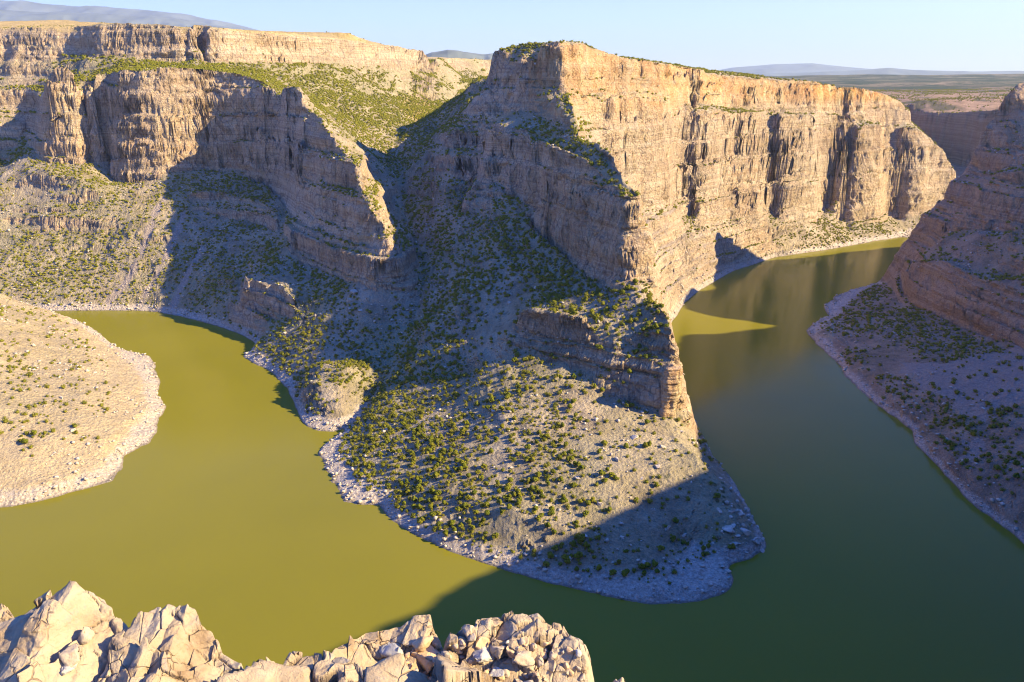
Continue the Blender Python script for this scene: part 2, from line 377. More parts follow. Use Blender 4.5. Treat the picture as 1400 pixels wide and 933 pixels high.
FARPX = np.array([-700, 0, 200, 400, 560, 600, 680, 760, 1000, 1100, 1400, 2100], float)
FARPY = np.array([30, 30, 40, 62, 78, 78, 84, 92, 105, 102, 100, 100], float)
def height(x, y, fine=True):
    """the ground's height at plan points, with relief from gullies down to rubble; also the cliff mask"""
    r = np.hypot(x, y)
    lo = bil(BASE, x, y); c0 = bil(CLIFF, x, y)
    wamp = sstep(6, 60, lo) * (1 - .75 * sstep(150, 40, r))
    wx = (9.0 * ridge2(x, y, 78, 3, seed=1) + 2.0 * ridge2(x, y, 23, 2, seed=5)) * wamp
    wy = (9.0 * ridge2(x, y, 78, 3, seed=2) + 2.0 * ridge2(x, y, 23, 2, seed=6)) * wamp
    zb = bil(BASE, x + wx, y + wy)
    k = .75 + .9 * noise2(zb / 17, x * .006 + 9.1)                     # buttresses end at bedding planes
    wx = wx * k; wy = wy * k
    z = bil(BASE, x + wx, y + wy); c = np.maximum(bil(CLIFF, x + wx, y + wy), .6 * c0)
    land = sstep(-1.5, 5, z)
    far = sstep(2200, 2700, r)
    # beds stand out on cliffs, faintly on slopes
    sl = bil(SLOPE_S, x + wx, y + wy)
    m = sstep(.85, 1.4, sl)
    bedv = .45 + .75 * sstep(-.3, .4, fbm2(x, y, 110, 2, seed=41))
    z = z + terr(z + 5 * fbm2(x, y, 160, 2, seed=8)) * (.10 + 1.25 * m * bedv) * sstep(3, 20, z) * (1 - far)
    z = z + tiers(z + 6 * fbm2(x, y, 210, 2, seed=42)) * m * .8 * sstep(8, 30, z) * (1 - far)
    # gullies, hummocks, rubble
    g = ridge2(x, y, 46, 3, seed=3)
    slope_m = sstep(.12, .4, sl) * (1 - .5 * c)
    z = z + (2.6 * g * slope_m + 1.1 * fbm2(x, y, 22, 3, seed=4) * (1 - .8 * m)) * land * sstep(-3, 0, z)
    if fine:
        rb = fbm2(x, y, 5.5, 3, .6, seed=9)
        z = z + (.55 * rb + .9 * np.maximum(rb - .18, 0) * 2.2 * sstep(.15, .6, sl)) * land * (1 - .85 * m)
        z = z + (.9 * fbm2(x, y, 8, 3, seed=20) + 1.2 * fbm2(x, y, 26, 2, seed=21)) * sstep(6, 1.5, z) * sstep(-1.5, .5, z)
    z = z + far * 6 * fbm2(x, y, 420, 3, seed=15)
    # beyond the solved area the land runs on to the skyline
    fpx = 700 + FPX * x / np.maximum(y, 1) * 1.05
    fpy = np.interp(fpx, FARPX, FARPY)
    ratio = (np.interp(fpy, [20, 30, 60, 90, 120], [.0685, .0603, .0365, .0123, -.0124]))
    edge = 2650.0
    t = np.clip((r - edge) / (9000 - edge), 0, 2.2)
    zf = z * (1 - np.minimum(t, 1)) + (CAM_H + ratio * np.minimum(y, 9000)) * np.minimum(t, 1) - np.maximum(t - 1, 0) * 160
    zf = zf + sstep(0, .4, t) * (22 * fbm2(x, y, 1500, 4, seed=16))
    z = np.where(r > edge, zf, z)
    return z.astype(F), c
# ---------------------------------------------------------------- terrain mesh: fans of profile lines, denser where the relief is finer
th = np.concatenate([np.linspace(-80, -38, 110, endpoint=False), np.linspace(-38, 38, 1500, endpoint=False), np.linspace(38, 100, 190)])
th = np.radians(th)
rr = np.concatenate([np.arange(45, 2700, 1.0), 2700 * np.exp(np.arange(1, 331) * (math.log(40000 / 2700) / 330))])
NR = 1060
R = rr[None, :]
Zh = np.empty((len(th), len(rr)), F); Cm = np.empty_like(Zh); dens = np.empty_like(Zh); el = np.empty_like(Zh)
for ch in np.array_split(np.arange(len(th)), 24):
    T = th[ch][:, None]
    X = (np.sin(T) * R).astype(F); Yp = (np.cos(T) * R).astype(F)
    z_, c_ = height(X, Yp)
    px, py = proj(X, Yp, z_)
    e_ = (z_ - CAM_H) / R
    hid = np.maximum.accumulate(np.concatenate([np.full((len(ch), 1), -9), e_[:, :-1]], 1), 1) > e_ + .004
    view = (.12 + .88 * sstep(1.0, .66, np.abs(T))) * (.12 + .88 * sstep(1250, 960, py))
    w = view * np.where(hid, .45, 1.0) * np.where(z_ < -3, .1, 1.0)
    dz = np.gradient(z_, axis=1) / np.gradient(rr)
    dens[ch] = np.sqrt(1 + np.minimum(dz ** 2, 30)) / R * w * np.where(R > 2700, .5, 1) * np.gradient(rr)
    Zh[ch] = z_; Cm[ch] = c_; el[ch] = np.maximum.accumulate(e_, 1)
# neighbouring profiles share almost the same spacing, so that faces stay square
def box(a, k, ax):
    pad = [(0, 0), (0, 0)]; pad[ax] = (k + 1, k)
    c = np.cumsum(np.pad(a, pad, mode='edge'), ax, dtype=np.float64)
    n = a.shape[ax]
    hi = np.take(c, np.arange(2 * k + 1, 2 * k + 1 + n), ax); lo = np.take(c, np.arange(0, n), ax)
    return ((hi - lo) / (2 * k + 1)).astype(F)
dens = box(box(dens, 3, 1), 14, 0); dens = box(dens, 14, 0)
cum = np.cumsum(dens, 1)
cols_r = np.empty((len(th), NR), F); VZ = np.empty_like(cols_r); VC = np.empty_like(cols_r)
for k in range(len(th)):
    r2 = np.interp(np.linspace(cum[k, 0], cum[k, -1], NR), cum[k], rr)
    cols_r[k] = r2; VZ[k] = np.interp(r2, rr, Zh[k]); VC[k] = np.interp(r2, rr, Cm[k])
VX = (np.sin(th)[:, None] * cols_r).astype(F); VY = (np.cos(th)[:, None] * cols_r).astype(F)
HT = el[:, ::4].copy(); HR = rr[::4]
del Zh, Cm, dens, cum, el
P = np.stack([VX, VY, VZ], -1)
def grid_normals(P):
    du = np.gradient(P, axis=1); dv = np.gradient(P, axis=0)
    n = np.cross(dv, du); n /= np.maximum(np.linalg.norm(n, axis=-1, keepdims=True), 1e-9)
    n *= np.sign(n[..., 2:3] + 1e-9)
    return n
N = grid_normals(P)
steep = sstep(.75, .45, N[..., 2])
# beds on the cliffs: ledges and undercuts pushed out along the face
nh = N.copy(); nh[..., 2] = 0
nh /= np.maximum(np.linalg.norm(nh, axis=-1, keepdims=True), .15)
zz = VZ + 4 * fbm2(VX, VY, 150, 2, seed=8)
bed = (2.4 * noise2(zz * .13, zz * 0 + 3.3 + VX * .006) + 1.5 * noise2(zz * .36, VX * .012 + VY * .01) + .7 * noise2(zz * 1.0, VX * .03 - VY * .02))
blk = noise3(VX / 12, VY / 12, VZ / 8) * 2.3 + noise3(VX / 4.5, VY / 4.5, VZ / 3) * 1.2
jw = .8 * noise2(VX / 17, VY / 17)
def joint(s_, h_, o):
    a = np.floor((VX + .4 * VY) / s_ + jw + o).astype(np.int32) & 63; b_ = np.floor((VY - .4 * VX) / s_ - jw + o).astype(np.int32) & 63
    return _T3[a, b_, np.floor(zz / h_ + .3 * jw).astype(np.int32) & 63]
blk = blk * .7 + 2.0 * joint(13, 8, 3) + 1.0 * joint(5.5, 3.5, 11)
dist = np.hypot(VX, VY)
near = sstep(2700, 2000, dist) * sstep(.12, .5, np.abs((nh[..., 0] * VX + nh[..., 1] * VY) / dist))
P += nh * ((bed + blk) * steep * near * sstep(2, 14, VZ))[..., None]
N = grid_normals(P)
VX, VY, VZ = P[..., 0], P[..., 1], P[..., 2]

def in_poly(x, y, poly):
    r = np.zeros(x.shape, bool); Q = [p[:2] for p in poly]
    for (x0, y0), (x1, y1) in zip(Q, Q[1:] + Q[:1]):
        if y0 == y1: continue
        m = (y >= min(y0, y1)) & (y < max(y0, y1))
        r ^= m & (x < x0 + (y - y0) * (x1 - x0) / (y1 - y0))
    return r
# loose gravel: chutes down the west talus, fans under the walls
chutes = [YY((224, 282, 1222), (206, 312, 1172), (192, 340, 1128), (172, 378, 1086), (150, 408, 1058)), YY((252, 296, 1195), (226, 345, 1120), (206, 380, 1078), (190, 412, 1050)),
          YY((276, 330, 1128), (250, 372, 1070), (236, 405, 1040)), YY((352, 400, 960), (335, 425, 935), (322, 445, 925))]
fans = [YY((1290, 505, 770), (1400, 468, 792), (1470, 480, 760), (1440, 560, 650), (1335, 598, 622), (1270, 572, 690), (1232, 518, 782)), YY((1300, 610, 610), (1360, 640, 575), (1330, 660, 556)),
        YY((884, 352, 1120), (904, 332, 1195), (945, 350, 1240), (1000, 370, 1275), (935, 417, 1070), (915, 442, 990), (893, 402, 1055))]
def scree_at(x, y):
    w = np.zeros(np.shape(x), F); nz = fbm2(x, y, 16, 3, seed=81)
    for c in chutes:
        p = np.array(c)[:, :2]; L = 0
        for a, b in zip(p[:-1], p[1:]):
            d = b - a; t = np.clip(((x - a[0]) * d[0] + (y - a[1]) * d[1]) / (d @ d), 0, 1)
            w = np.maximum(w, sstep(7.5, 3.0, np.hypot(x - a[0] - t * d[0], y - a[1] - t * d[1]) + 5 * nz))
    xx = x + 14 * nz; yy = y + 14 * fbm2(x, y, 16, 3, seed=82)
    for f in fans:
        w = np.maximum(w, in_poly(xx, yy, f) * .85)
    return w
# which landform a face belongs to
cx = .25 * (VX[:-1, :-1] + VX[1:, :-1] + VX[:-1, 1:] + VX[1:, 1:]); cy = .25 * (VY[:-1, :-1] + VY[1:, :-1] + VY[:-1, 1:] + VY[1:, 1:])
cz = np.maximum.reduce([VZ[:-1, :-1], VZ[1:, :-1], VZ[:-1, 1:], VZ[1:, 1:]])
mid_poly = [(0, 0, 0)] * 0
river_mid = [tuple(.5 * (np.array(a) + np.array(b))) for a, b in []]
left_poly = list(shore_left) + [(-1300, 380, 0), (-1300, 985, 0)]
# grow the left bank outwards into the water so its shore is whole
lp = np.array(left_poly)[:, :2]; lc = lp.mean(0)
reg = np.zeros(cx.shape, np.int8)                                     # 0 west canyon slopes
valley = [(-146, 671), (-118, 738), (-95, 818), (-99, 885), (-113, 960), (-145, 1090), (-168, 1210), (-190, 1345), (-182, 1480), (-162, 1700), (-128, 1960), (-113, 2270), (-60, 2550), (200, 3000), (2400, 3000), (1240, 2200), (1000, 1700), (720, 1450), (320, 1080), (200, 880), (250, 540), (100, 380), (-150, 560)]
reg[in_poly(cx, cy, valley)] = 1                                      # mesa and peninsula
right = [(1240, 2200), (1000, 1700), (720, 1450), (320, 1080), (290, 880), (290, 540), (270, 350), (100, 250), (-800, 300), (-2000, 250), (-2000, -500), (4000, -500), (4000, 1400), (1500, 2000)]
reg[in_poly(cx, cy, right)] = 2
lbp = [(-1500, 1020), (-900, 1032), (-690, 1048), (-630, 1040), (-560, 1000), (-400, 880), (-310, 800), (-290, 700), (-320, 560), (-420, 470), (-560, 400), (-1500, 330)]
reg[in_poly(cx, cy, lbp)] = 3
reg[np.hypot(cx, cy) > 2720] = 4
reg[(reg == 1) & (cy > 2150) & (cx > 560)] = 4
reg[(reg != 4) & (cy > 2180) & (cx > 560)] = 4
keep = cz > -4.5

nu, nv = VX.shape
idx = np.arange(nu * nv, dtype=np.int32).reshape(nu, nv)
quads = np.stack([idx[:-1, :-1], idx[:-1, 1:], idx[1:, 1:], idx[1:, :-1]], -1)
# masks the materials read: cliff (bedrock), warm stain, sand, shrub cover
fx = 700 + FPX * VX / np.maximum(VY, 1)                                # only a bearing, to say which landform
rockm = np.clip(np.maximum(sstep(.60, .44, N[..., 2]), VC * sstep(.90, .68, N[..., 2])), 0, 1)
warm = np.zeros_like(VX)
mesa_cap = sstep(235, 275, VZ - .0 * VX) * (VX > 20) * (VY > 930) * (VY < 2100)
warm += mesa_cap * (.55 + .45 * sstep(350, 800, VX) + .3 * fbm2(VX, VY, 60, 3, seed=31))
warm += .15 * (VX > 300) * (VY < 1500) * (VX > .45 * VY)
warm += .8 * (VY > 2180) * (VX > 500)
warm += .22 * fbm2(VX, VY, 130, 3, seed=32) + .08
lbm = in_poly(VX, VY, lbp)
sand = lbm * (.55 + .45 * sstep(30, 8, VZ + 10 * fbm2(VX, VY, 60, 3, seed=33)))
veg = np.clip(.5 + .7 * fbm2(VX, VY, 55, 4, seed=34), 0, 1)
gold = sstep(330, 400, VZ) * (VX < 0) * (VY > 1450) + .8 * sstep(75, 20, np.hypot(VX + 175, (VY - 1690) * .45) + 26 * fbm2(VX, VY, 40, 3, seed=36))
red = ((VY > 2100) & (VX > 480)) * sstep(2000, 2200, VY) * sstep(6000, 3500, VY)
wallm = ((VX > 290) & (VX > .42 * VY) & (VY < 1420)) * .62
red = np.maximum(red, wallm)
veg = np.clip(veg + .35 * ((VY > 1330) & (VX < 60)) - .25 * (VX > 150), 0, 1)
green = sstep(2900, 4300, VY) * (VX > 350) * np.clip(.75 + .6 * fbm2(VX, VY, 260, 3, seed=37), 0, 1) + .7 * (VY > 2150) * (VX > 480) * sstep(.05, .3, fbm2(VX, VY, 75, 4, seed=38))
masks = dict(scree=scree_at(VX, VY), red=red, green=np.clip(green, 0, 1), rockm=rockm, warm=np.clip(warm, 0, 1), sand=sand, veg=veg, gold=np.clip(gold, 0, 1))

def landform(name, sel, mat, label):
    f = quads[sel & keep]
    used, inv = np.unique(f, return_inverse=True)
    me = mesh_from(name, P.reshape(-1, 3)[used], inv.reshape(-1, 4), True, mat)
    for k, a in masks.items(): set_attr(me, k, np.asarray(a, F).reshape(-1)[used])
    return tag(link(name, me), label, name.replace('_', ' '), kind='structure')
# ---------------------------------------------------------------- materials
def new_mat(name):
    m = bpy.data.materials.new(name); m.use_nodes = True
    nt = m.node_tree
    for n in list(nt.nodes): nt.nodes.remove(n)
    out = nt.nodes.new("ShaderNodeOutputMaterial"); b = nt.nodes.new("ShaderNodeBsdfPrincipled")
    nt.links.new(b.outputs[0], out.inputs[0])
    b.inputs['Roughness'].default_value = .9
    b.inputs['Specular IOR Level'].default_value = .10
    return m, nt, b
class G:
    """terse node wiring"""
    def __init__(s, nt): s.nt = nt
    def n(s, t, **kw):
        k = s.nt.nodes.new(t)
        for a, v in kw.items(): setattr(k, a, v)
        return k
    def l(s, a, b): s.nt.links.new(a, b)
    def val(s, sock, v):
        if hasattr(v, 'is_linked') or hasattr(v, 'node'): s.l(v, sock)
        else: sock.default_value = v
    def math(s, op, a, b=0.0, clamp=False):
        k = s.n("ShaderNodeMath", operation=op, use_clamp=clamp); s.val(k.inputs[0], a); s.val(k.inputs[1], b); return k.outputs[0]
    def mix(s, f, a, b, mode='MIX'):
        k = s.n("ShaderNodeMix", data_type='RGBA', blend_type=mode); s.val(k.inputs[0], f)
        s.val(k.inputs[6], a if not isinstance(a, tuple) else (*a, 1)); s.val(k.inputs[7], b if not isinstance(b, tuple) else (*b, 1)); return k.outputs[2]
    def ramp(s, f, stops, interp='LINEAR'):
        k = s.n("ShaderNodeValToRGB"); k.color_ramp.interpolation = interp
        while len(k.color_ramp.elements) < len(stops): k.color_ramp.elements.new(.5)
        for e, (p, c) in zip(k.color_ramp.elements, stops):
            e.position = p; e.color = (*c, 1) if isinstance(c, tuple) else (c, c, c, 1)
        s.l(f, k.inputs[0]); return k.outputs[0]
    def map(s, v, scale, loc=(0, 0, 0)):
        k = s.n("ShaderNodeMapping"); k.inputs['Scale'].default_value = scale; k.inputs['Location'].default_value = loc; s.l(v, k.inputs[0]); return k.outputs[0]
    def noise(s, v, scale, detail=3, rough=.55, dist=0):
        k = s.n("ShaderNodeTexNoise"); s.l(v, k.inputs['Vector']); k.inputs['Scale'].default_value = scale; k.inputs['Detail'].default_value = detail
        k.inputs['Roughness'].default_value = rough; k.inputs['Distortion'].default_value = dist; return k.outputs[0]
    def voro(s, v, scale, feature='F1', rand=1):
        k = s.n("ShaderNodeTexVoronoi", feature=feature); s.l(v, k.inputs['Vector']); k.inputs['Scale'].default_value = scale; k.inputs['Randomness'].default_value = rand; return k
    def n_sep(s, c):
        k = s.n("ShaderNodeSeparateColor"); s.l(c, k.inputs[0]); return k.outputs[0]
    def attr(s, name):
        return s.n("ShaderNodeAttribute", attribute_name=name).outputs['Fac']
    def sm(s, x, a, b):
        k = s.n("ShaderNodeMapRange", interpolation_type='SMOOTHSTEP'); s.l(x, k.inputs[0]); k.inputs[1].default_value = a; k.inputs[2].default_value = b; return k.outputs[0]

def terrain_material():
    m, nt, b = new_mat("canyon_rock"); g = G(nt)
    pos = g.n("ShaderNodeNewGeometry").outputs['Position']
    sep = g.n("ShaderNodeSeparateXYZ"); g.l(pos, sep.inputs[0]); zc = sep.outputs[2]
    rock, warm, sand, veg, gold, red, green, scree = (g.attr(k) for k in ('rockm', 'warm', 'sand', 'veg', 'gold', 'red', 'green', 'scree'))
    # bedrock: thin beds, vertical streaks, blotches
    warp = g.noise(g.map(pos, (.006, .006, .006)), 1, 2)
    cmb = g.n("ShaderNodeCombineXYZ"); g.l(g.math('MULTIPLY', warp, .8), cmb.inputs[0]); g.l(g.math('ADD', g.math('MULTIPLY', zc, .10), g.math('MULTIPLY', warp, 1.6)), cmb.inputs[2])
    beds = g.noise(cmb.outputs[0], 1, 6, .65)
    bed_col = g.ramp(beds, [(.25, (.24, .165, .115)), (.36, (.44, .34, .24)), (.44, (.58, .47, .335)), (.49, (.32, .225, .155)), (.54, (.54, .43, .30)), (.60, (.42, .29, .185)), (.68, (.60, .50, .36)), (.80, (.25, .17, .12))])
    blotch = g.noise(g.map(pos, (.045, .045, .06), (5, 5, 5)), 1, 6, .68)
    bed_col = g.mix(.36, bed_col, g.ramp(blotch, [(.3, (.33, .255, .20)), (.45, (.55, .44, .31)), (.56, (.56, .38, .23)), (.68, (.49, .43, .35))]))
    streak = g.noise(g.map(pos, (.17, .17, .012)), 1, 4, .6)
    bed_col = g.mix(g.math('MULTIPLY', g.sm(streak, .56, .76), .5), bed_col, (.26, .195, .165))
    crack = g.voro(g.map(pos, (1, 1, .35)), .11, 'DISTANCE_TO_EDGE').outputs['Distance']
    bed_col = g.mix(g.math('MULTIPLY', g.sm(crack, .06, .0), .65), bed_col, (.13, .10, .09))
    warmc = g.ramp(g.noise(g.map(pos, (.05, .05, .02)), 1, 5, .65), [(.32, (.62, .51, .32)), (.44, (.63, .43, .19)), (.54, (.56, .27, .09)), (.66, (.60, .44, .25))])
    wm = g.math('MULTIPLY', warm, g.sm(g.noise(g.map(pos, (.02, .02, .03), (3, 1, 7)), 1, 4, .6), .2, .5))
    bed_col = g.mix(wm, bed_col, warmc)
    big = g.noise(g.map(pos, (.012, .012, .02)), 1, 5, .6)
    bed_col = g.mix(.5, bed_col, g.ramp(big, [(.3, .32), (.5, .5), (.7, .68)]), 'OVERLAY')
    # soil and talus
    sn = g.noise(g.map(pos, (.035, .035, .035)), 1, 7, .68)
    soil = g.ramp(sn, [(.3, (.21, .16, .11)), (.46, (.33, .26, .18)), (.60, (.43, .345, .24)), (.78, (.53, .44, .32))])
    sandc = g.ramp(g.noise(g.map(pos, (.12, .12, .2)), 1, 5, .7), [(.3, (.41, .305, .175)), (.6, (.55, .425, .25)), (.8, (.47, .345, .195))])
    soil = g.mix(sand, soil, sandc)
    soil = g.mix(g.math('MULTIPLY', g.math('MULTIPLY', veg, g.math('SUBTRACT', 1.0, sand, True)), .5), soil, (.25, .235, .10))
    soil = g.mix(gold, soil, g.ramp(sn, [(.35, (.40, .28, .10)), (.7, (.58, .43, .20))]))
    # low scrub: small grey-green dots between the bushes
    v = g.voro(g.map(pos, (1, 1, .5)), .22)
    dots = g.math('MULTIPLY', g.sm(v.outputs['Distance'], .42, .25), g.sm(g.noise(g.map(pos, (.03, .03, .03), (9, 2, 4)), 1, 3), .42, .62))
    dots = g.math('MULTIPLY', dots, g.math('MULTIPLY', veg, g.math('SUBTRACT', 1.0, sand, True)))
    soil = g.mix(dots, soil, (.10, .105, .045))
    soil = g.mix(g.math('MULTIPLY', red, .75), soil, g.ramp(sn, [(.35, (.17, .115, .07)), (.5, (.32, .185, .11)), (.68, (.43, .27, .17))]))
    bed_col = g.mix(g.math('MULTIPLY', red, .75), bed_col, g.ramp(beds, [(.3, (.25, .145, .085)), (.42, (.42, .265, .165)), (.5, (.30, .175, .105)), (.58, (.46, .30, .19)), (.7, (.21, .12, .075))]))
    soil = g.mix(green, soil, (.050, .066, .034))
    soil = g.mix(scree, soil, g.ramp(g.noise(g.map(pos, (.5, .5, .5), (2, 2, 2)), 1, 5, .75), [(.3, (.24, .19, .15)), (.55, (.37, .30, .24)), (.75, (.45, .375, .30))]))
    col = g.mix(rock, soil, bed_col)
    # pale ring left by the lake's high water
    ringn = g.math('ADD', g.math('ADD', zc, g.math('MULTIPLY', red, 3.5)), g.math('MULTIPLY', g.noise(g.map(pos, (.08, .08, .08)), 1, 3), -5))
    ring = g.sm(ringn, 6.0, 2.5)
    col = g.mix(g.math('MULTIPLY', ring, .85), col, g.ramp(g.noise(g.map(pos, (.4, .4, .4)), 1, 5, .7), [(.35, (.36, .28, .22)), (.6, (.60, .52, .43)), (.8, (.68, .6, .5))]))
    wet = g.sm(g.math('ADD', zc, g.math('MULTIPLY', g.noise(g.map(pos, (.15, .15, .15), (6, 6, 6)), 1, 3), -1.2)), .45, -.25)
    col = g.mix(g.math('MULTIPLY', wet, .6), col, (.13, .105, .075))
    # grit
    gr = g.noise(g.map(pos, (.9, .9, .9)), 1, 4, .7)
    col = g.mix(.55, col, g.ramp(gr, [(.25, .25), (.5, .5), (.75, .75)]), 'OVERLAY')
    g.l(col, b.inputs['Base Color'])
    hgt = g.math('ADD', g.math('MULTIPLY', g.noise(g.map(pos, (.5, .5, .9)), 1, 6, .7), 1.6), g.math('MULTIPLY', g.voro(g.map(pos, (1, 1, 1)), .35).outputs['Distance'], .8))
    bw = g.n("ShaderNodeVectorMath", operation='ADD'); g.l(pos, bw.inputs[0])
    bwn = g.noise(g.map(pos, (.12, .12, .12)), 1, 3, .6); bwc = g.n("ShaderNodeCombineXYZ"); [g.l(g.math('MULTIPLY', bwn, 5.0), bwc.inputs[i]) for i in range(3)]; g.l(bwc.outputs[0], bw.inputs[1])
    b1 = g.voro(g.map(bw.outputs[0], (1, 1, 1.5)), .17); b2 = g.voro(g.map(bw.outputs[0], (1, 1, 1.7)), .5)
    blocks = g.math('ADD', g.math('MULTIPLY', g.n_sep(b1.outputs['Color']), 1.5), g.math('MULTIPLY', g.n_sep(b2.outputs['Color']), .7))
    hgt = g.math('ADD', hgt, g.math('MULTIPLY', blocks, rock))
    bump = g.n("ShaderNodeBump"); bump.inputs['Strength'].default_value = 1.0; bump.inputs['Distance'].default_value = 1.8
    g.l(hgt, bump.inputs['Height']); g.l(bump.outputs[0], b.inputs['Normal'])
    return m

def water_material():
    m, nt, b = new_mat("lake_water"); g = G(nt)
    pos = g.n("ShaderNodeNewGeometry").outputs['Position']
    n1 = g.noise(g.map(pos, (.004, .004, .004)), 1, 3, .5)
    g.l(g.ramp(n1, [(.35, (.162, .144, .012)), (.65, (.188, .164, .013))]), b.inputs['Base Color'])
    g.l(g.ramp(g.noise(g.map(pos, (.007, .004, .004), (3, 3, 3)), 1, 4, .6), [(.35, .05), (.65, .22)]), b.inputs['Roughness']); b.inputs['IOR'].default_value = 1.33; b.inputs['Specular IOR Level'].default_value = .10
    bump = g.n("ShaderNodeBump"); bump.inputs['Strength'].default_value = .07; bump.inputs['Distance'].default_value = .3
    g.l(g.noise(g.map(pos, (.5, .9, .5)), 1, 4, .6), bump.inputs['Height']); g.l(bump.outputs[0], b.inputs['Normal'])
    return m
def plain(name, col, rough=.9, var=.25, scale=.05):
    m, nt, b = new_mat(name); g = G(nt)
    pos = g.n("ShaderNodeNewGeometry").outputs['Position']
    nz = g.noise(pos, scale, 5, .65)
    lo = tuple(c * (1 - var) for c in col); hi = tuple(min(1, c * (1 + var)) for c in col)
    g.l(g.ramp(nz, [(.3, lo), (.7, hi)]), b.inputs['Base Color']); b.inputs['Roughness'].default_value = rough
    return m
M_ROCK = terrain_material(); M_WATER = water_material()
landform("canyon_slopes", reg == 0, M_ROCK, "west canyon cliffs and slopes with two pale rimrock walls, a tall shaded fin and talus falling to the green water")
landform("mesa_peninsula", reg == 1, M_ROCK, "flat topped central mesa with banded cliffs stepping down to the bushy peninsula between the two arms of water")
landform("canyon_wall", reg == 2, M_ROCK, "shaded brown canyon wall with rocky talus along the right arm of the river")
landform("sandy_hill", reg == 3, M_ROCK, "pale sunlit sandy bank with scattered green bushes beside the yellow green water")
landform("plateau", reg == 4, M_ROCK, "distant plateau running to the skyline behind the canyon")
wm_ = mesh_from("river", np.array([(-1800, -100, 0), (2200, -100, 0), (2200, 2900, 0), (-1800, 2900, 0)]), np.array([[0, 1, 2, 3]]), False, M_WATER)
tag(link("river", wm_), "calm lake water, yellow green where sunlit and dark teal in the canyon's shade", "river", kind='structure')
# ---------------------------------------------------------------- junipers and scrub
def leaf_material(name, lo, hi, hot):
    m, nt, b = new_mat(name); g = G(nt)
    pos = g.n("ShaderNodeNewGeometry").outputs['Position']
    oi = g.n("ShaderNodeObjectInfo").outputs['Random']
    t = g.math('ADD', g.math('MULTIPLY', g.noise(g.map(pos, (.11, .11, .11)), 1, 3, .7), .75), g.math('MULTIPLY', oi, .3))
    c = g.ramp(t, [(.3, lo), (.55, hi), (.75, hot)])
    gr = g.noise(g.map(pos, (1.3, 1.3, 1.3)), 1, 3, .7)
    g.l(g.mix(.5, c, g.ramp(gr, [(.3, .3), (.7, .7)]), 'OVERLAY'), b.inputs['Base Color'])
    b.inputs['Roughness'].default_value = .75
    tr = g.n('ShaderNodeBsdfTranslucent'); g.l(c, tr.inputs[0]); ms = g.n('ShaderNodeMixShader'); ms.inputs[0].default_value = .25
    g.l(b.outputs[0], ms.inputs[1]); g.l(tr.outputs[0], ms.inputs[2]); g.l(ms.outputs[0], [n for n in nt.nodes if n.type == 'OUTPUT_MATERIAL'][0].inputs[0])
    return m
M_LEAF = leaf_material("juniper_foliage", (.12, .145, .012), (.205, .21, .016), (.27, .24, .022))
M_SCRUB = leaf_material("scrub_foliage", (.11, .135, .013), (.19, .195, .018), (.25, .225, .025))
M_BARK = plain("juniper_bark", (.16, .11, .075), var=.3, scale=3)

def ico(sub):
    bm = bmesh.new(); bmesh.ops.create_icosphere(bm, subdivisions=sub, radius=1)
    v = np.array([x.co[:] for x in bm.verts], F); f = np.array([[q.index for q in p.verts] for p in bm.faces], np.int32); bm.free()
    return v, f
ICO1, ICO2 = ico(1), ico(2)

def crown_mesh(seed, leaves=620):
    """an uneven juniper crown: leaf sprays on several lobes, gaps between them; unit height and width"""
    r = np.random.default_rng(seed)
    nl = r.integers(6, 10)
    a = r.uniform(0, 2 * np.pi, nl); rad = r.uniform(.08, .34, nl)
    lc = np.stack([np.cos(a) * rad, np.sin(a) * rad, r.uniform(.28, .74, nl)], 1); lc[0] = (0, 0, .74); lc[1] = (.05, 0, .45)
    lr = r.uniform(.17, .30, nl); lr[0] = .22; lr[1] = .33
    k = r.integers(0, nl, leaves)
    d = r.normal(size=(leaves, 3)); d /= np.linalg.norm(d, axis=1, keepdims=True); d[:, 2] = np.where(d[:, 2] < -.5, -d[:, 2], d[:, 2])
    c = lc[k] + d * (lr[k] * r.uniform(.55, 1.08, leaves) ** .7)[:, None] * [1, 1, .9]
    t1 = np.cross(d, r.normal(size=(leaves, 3))); t1 /= np.linalg.norm(t1, axis=1, keepdims=True); t2 = np.cross(d, t1) * .95 + d * .25
    s = r.uniform(.045, .085, leaves)[:, None]
    V = np.stack([c - t1 * s, c + t2 * s * 1.2, c + t1 * s, c - t2 * s], 1).reshape(-1, 3)
    Fq = np.arange(leaves * 4).reshape(-1, 4)
    core, cf = [], []
    for q in range(nl):
        v, f = ICO1; base_ = sum(len(a_) for a_ in core)
        core.append(v * lr[q] * .74 * (1 + .22 * r.normal(size=(len(v), 1))) + lc[q]); cf.append(f + base_)
    core = np.concatenate(core); cf = np.concatenate(cf)
    tri = np.concatenate([Fq[:, [0, 1, 2]], Fq[:, [0, 2, 3]]]) + len(core)
    return mesh_from("juniper_crown", np.concatenate([core, V]), np.concatenate([cf, tri]), False, M_LEAF)

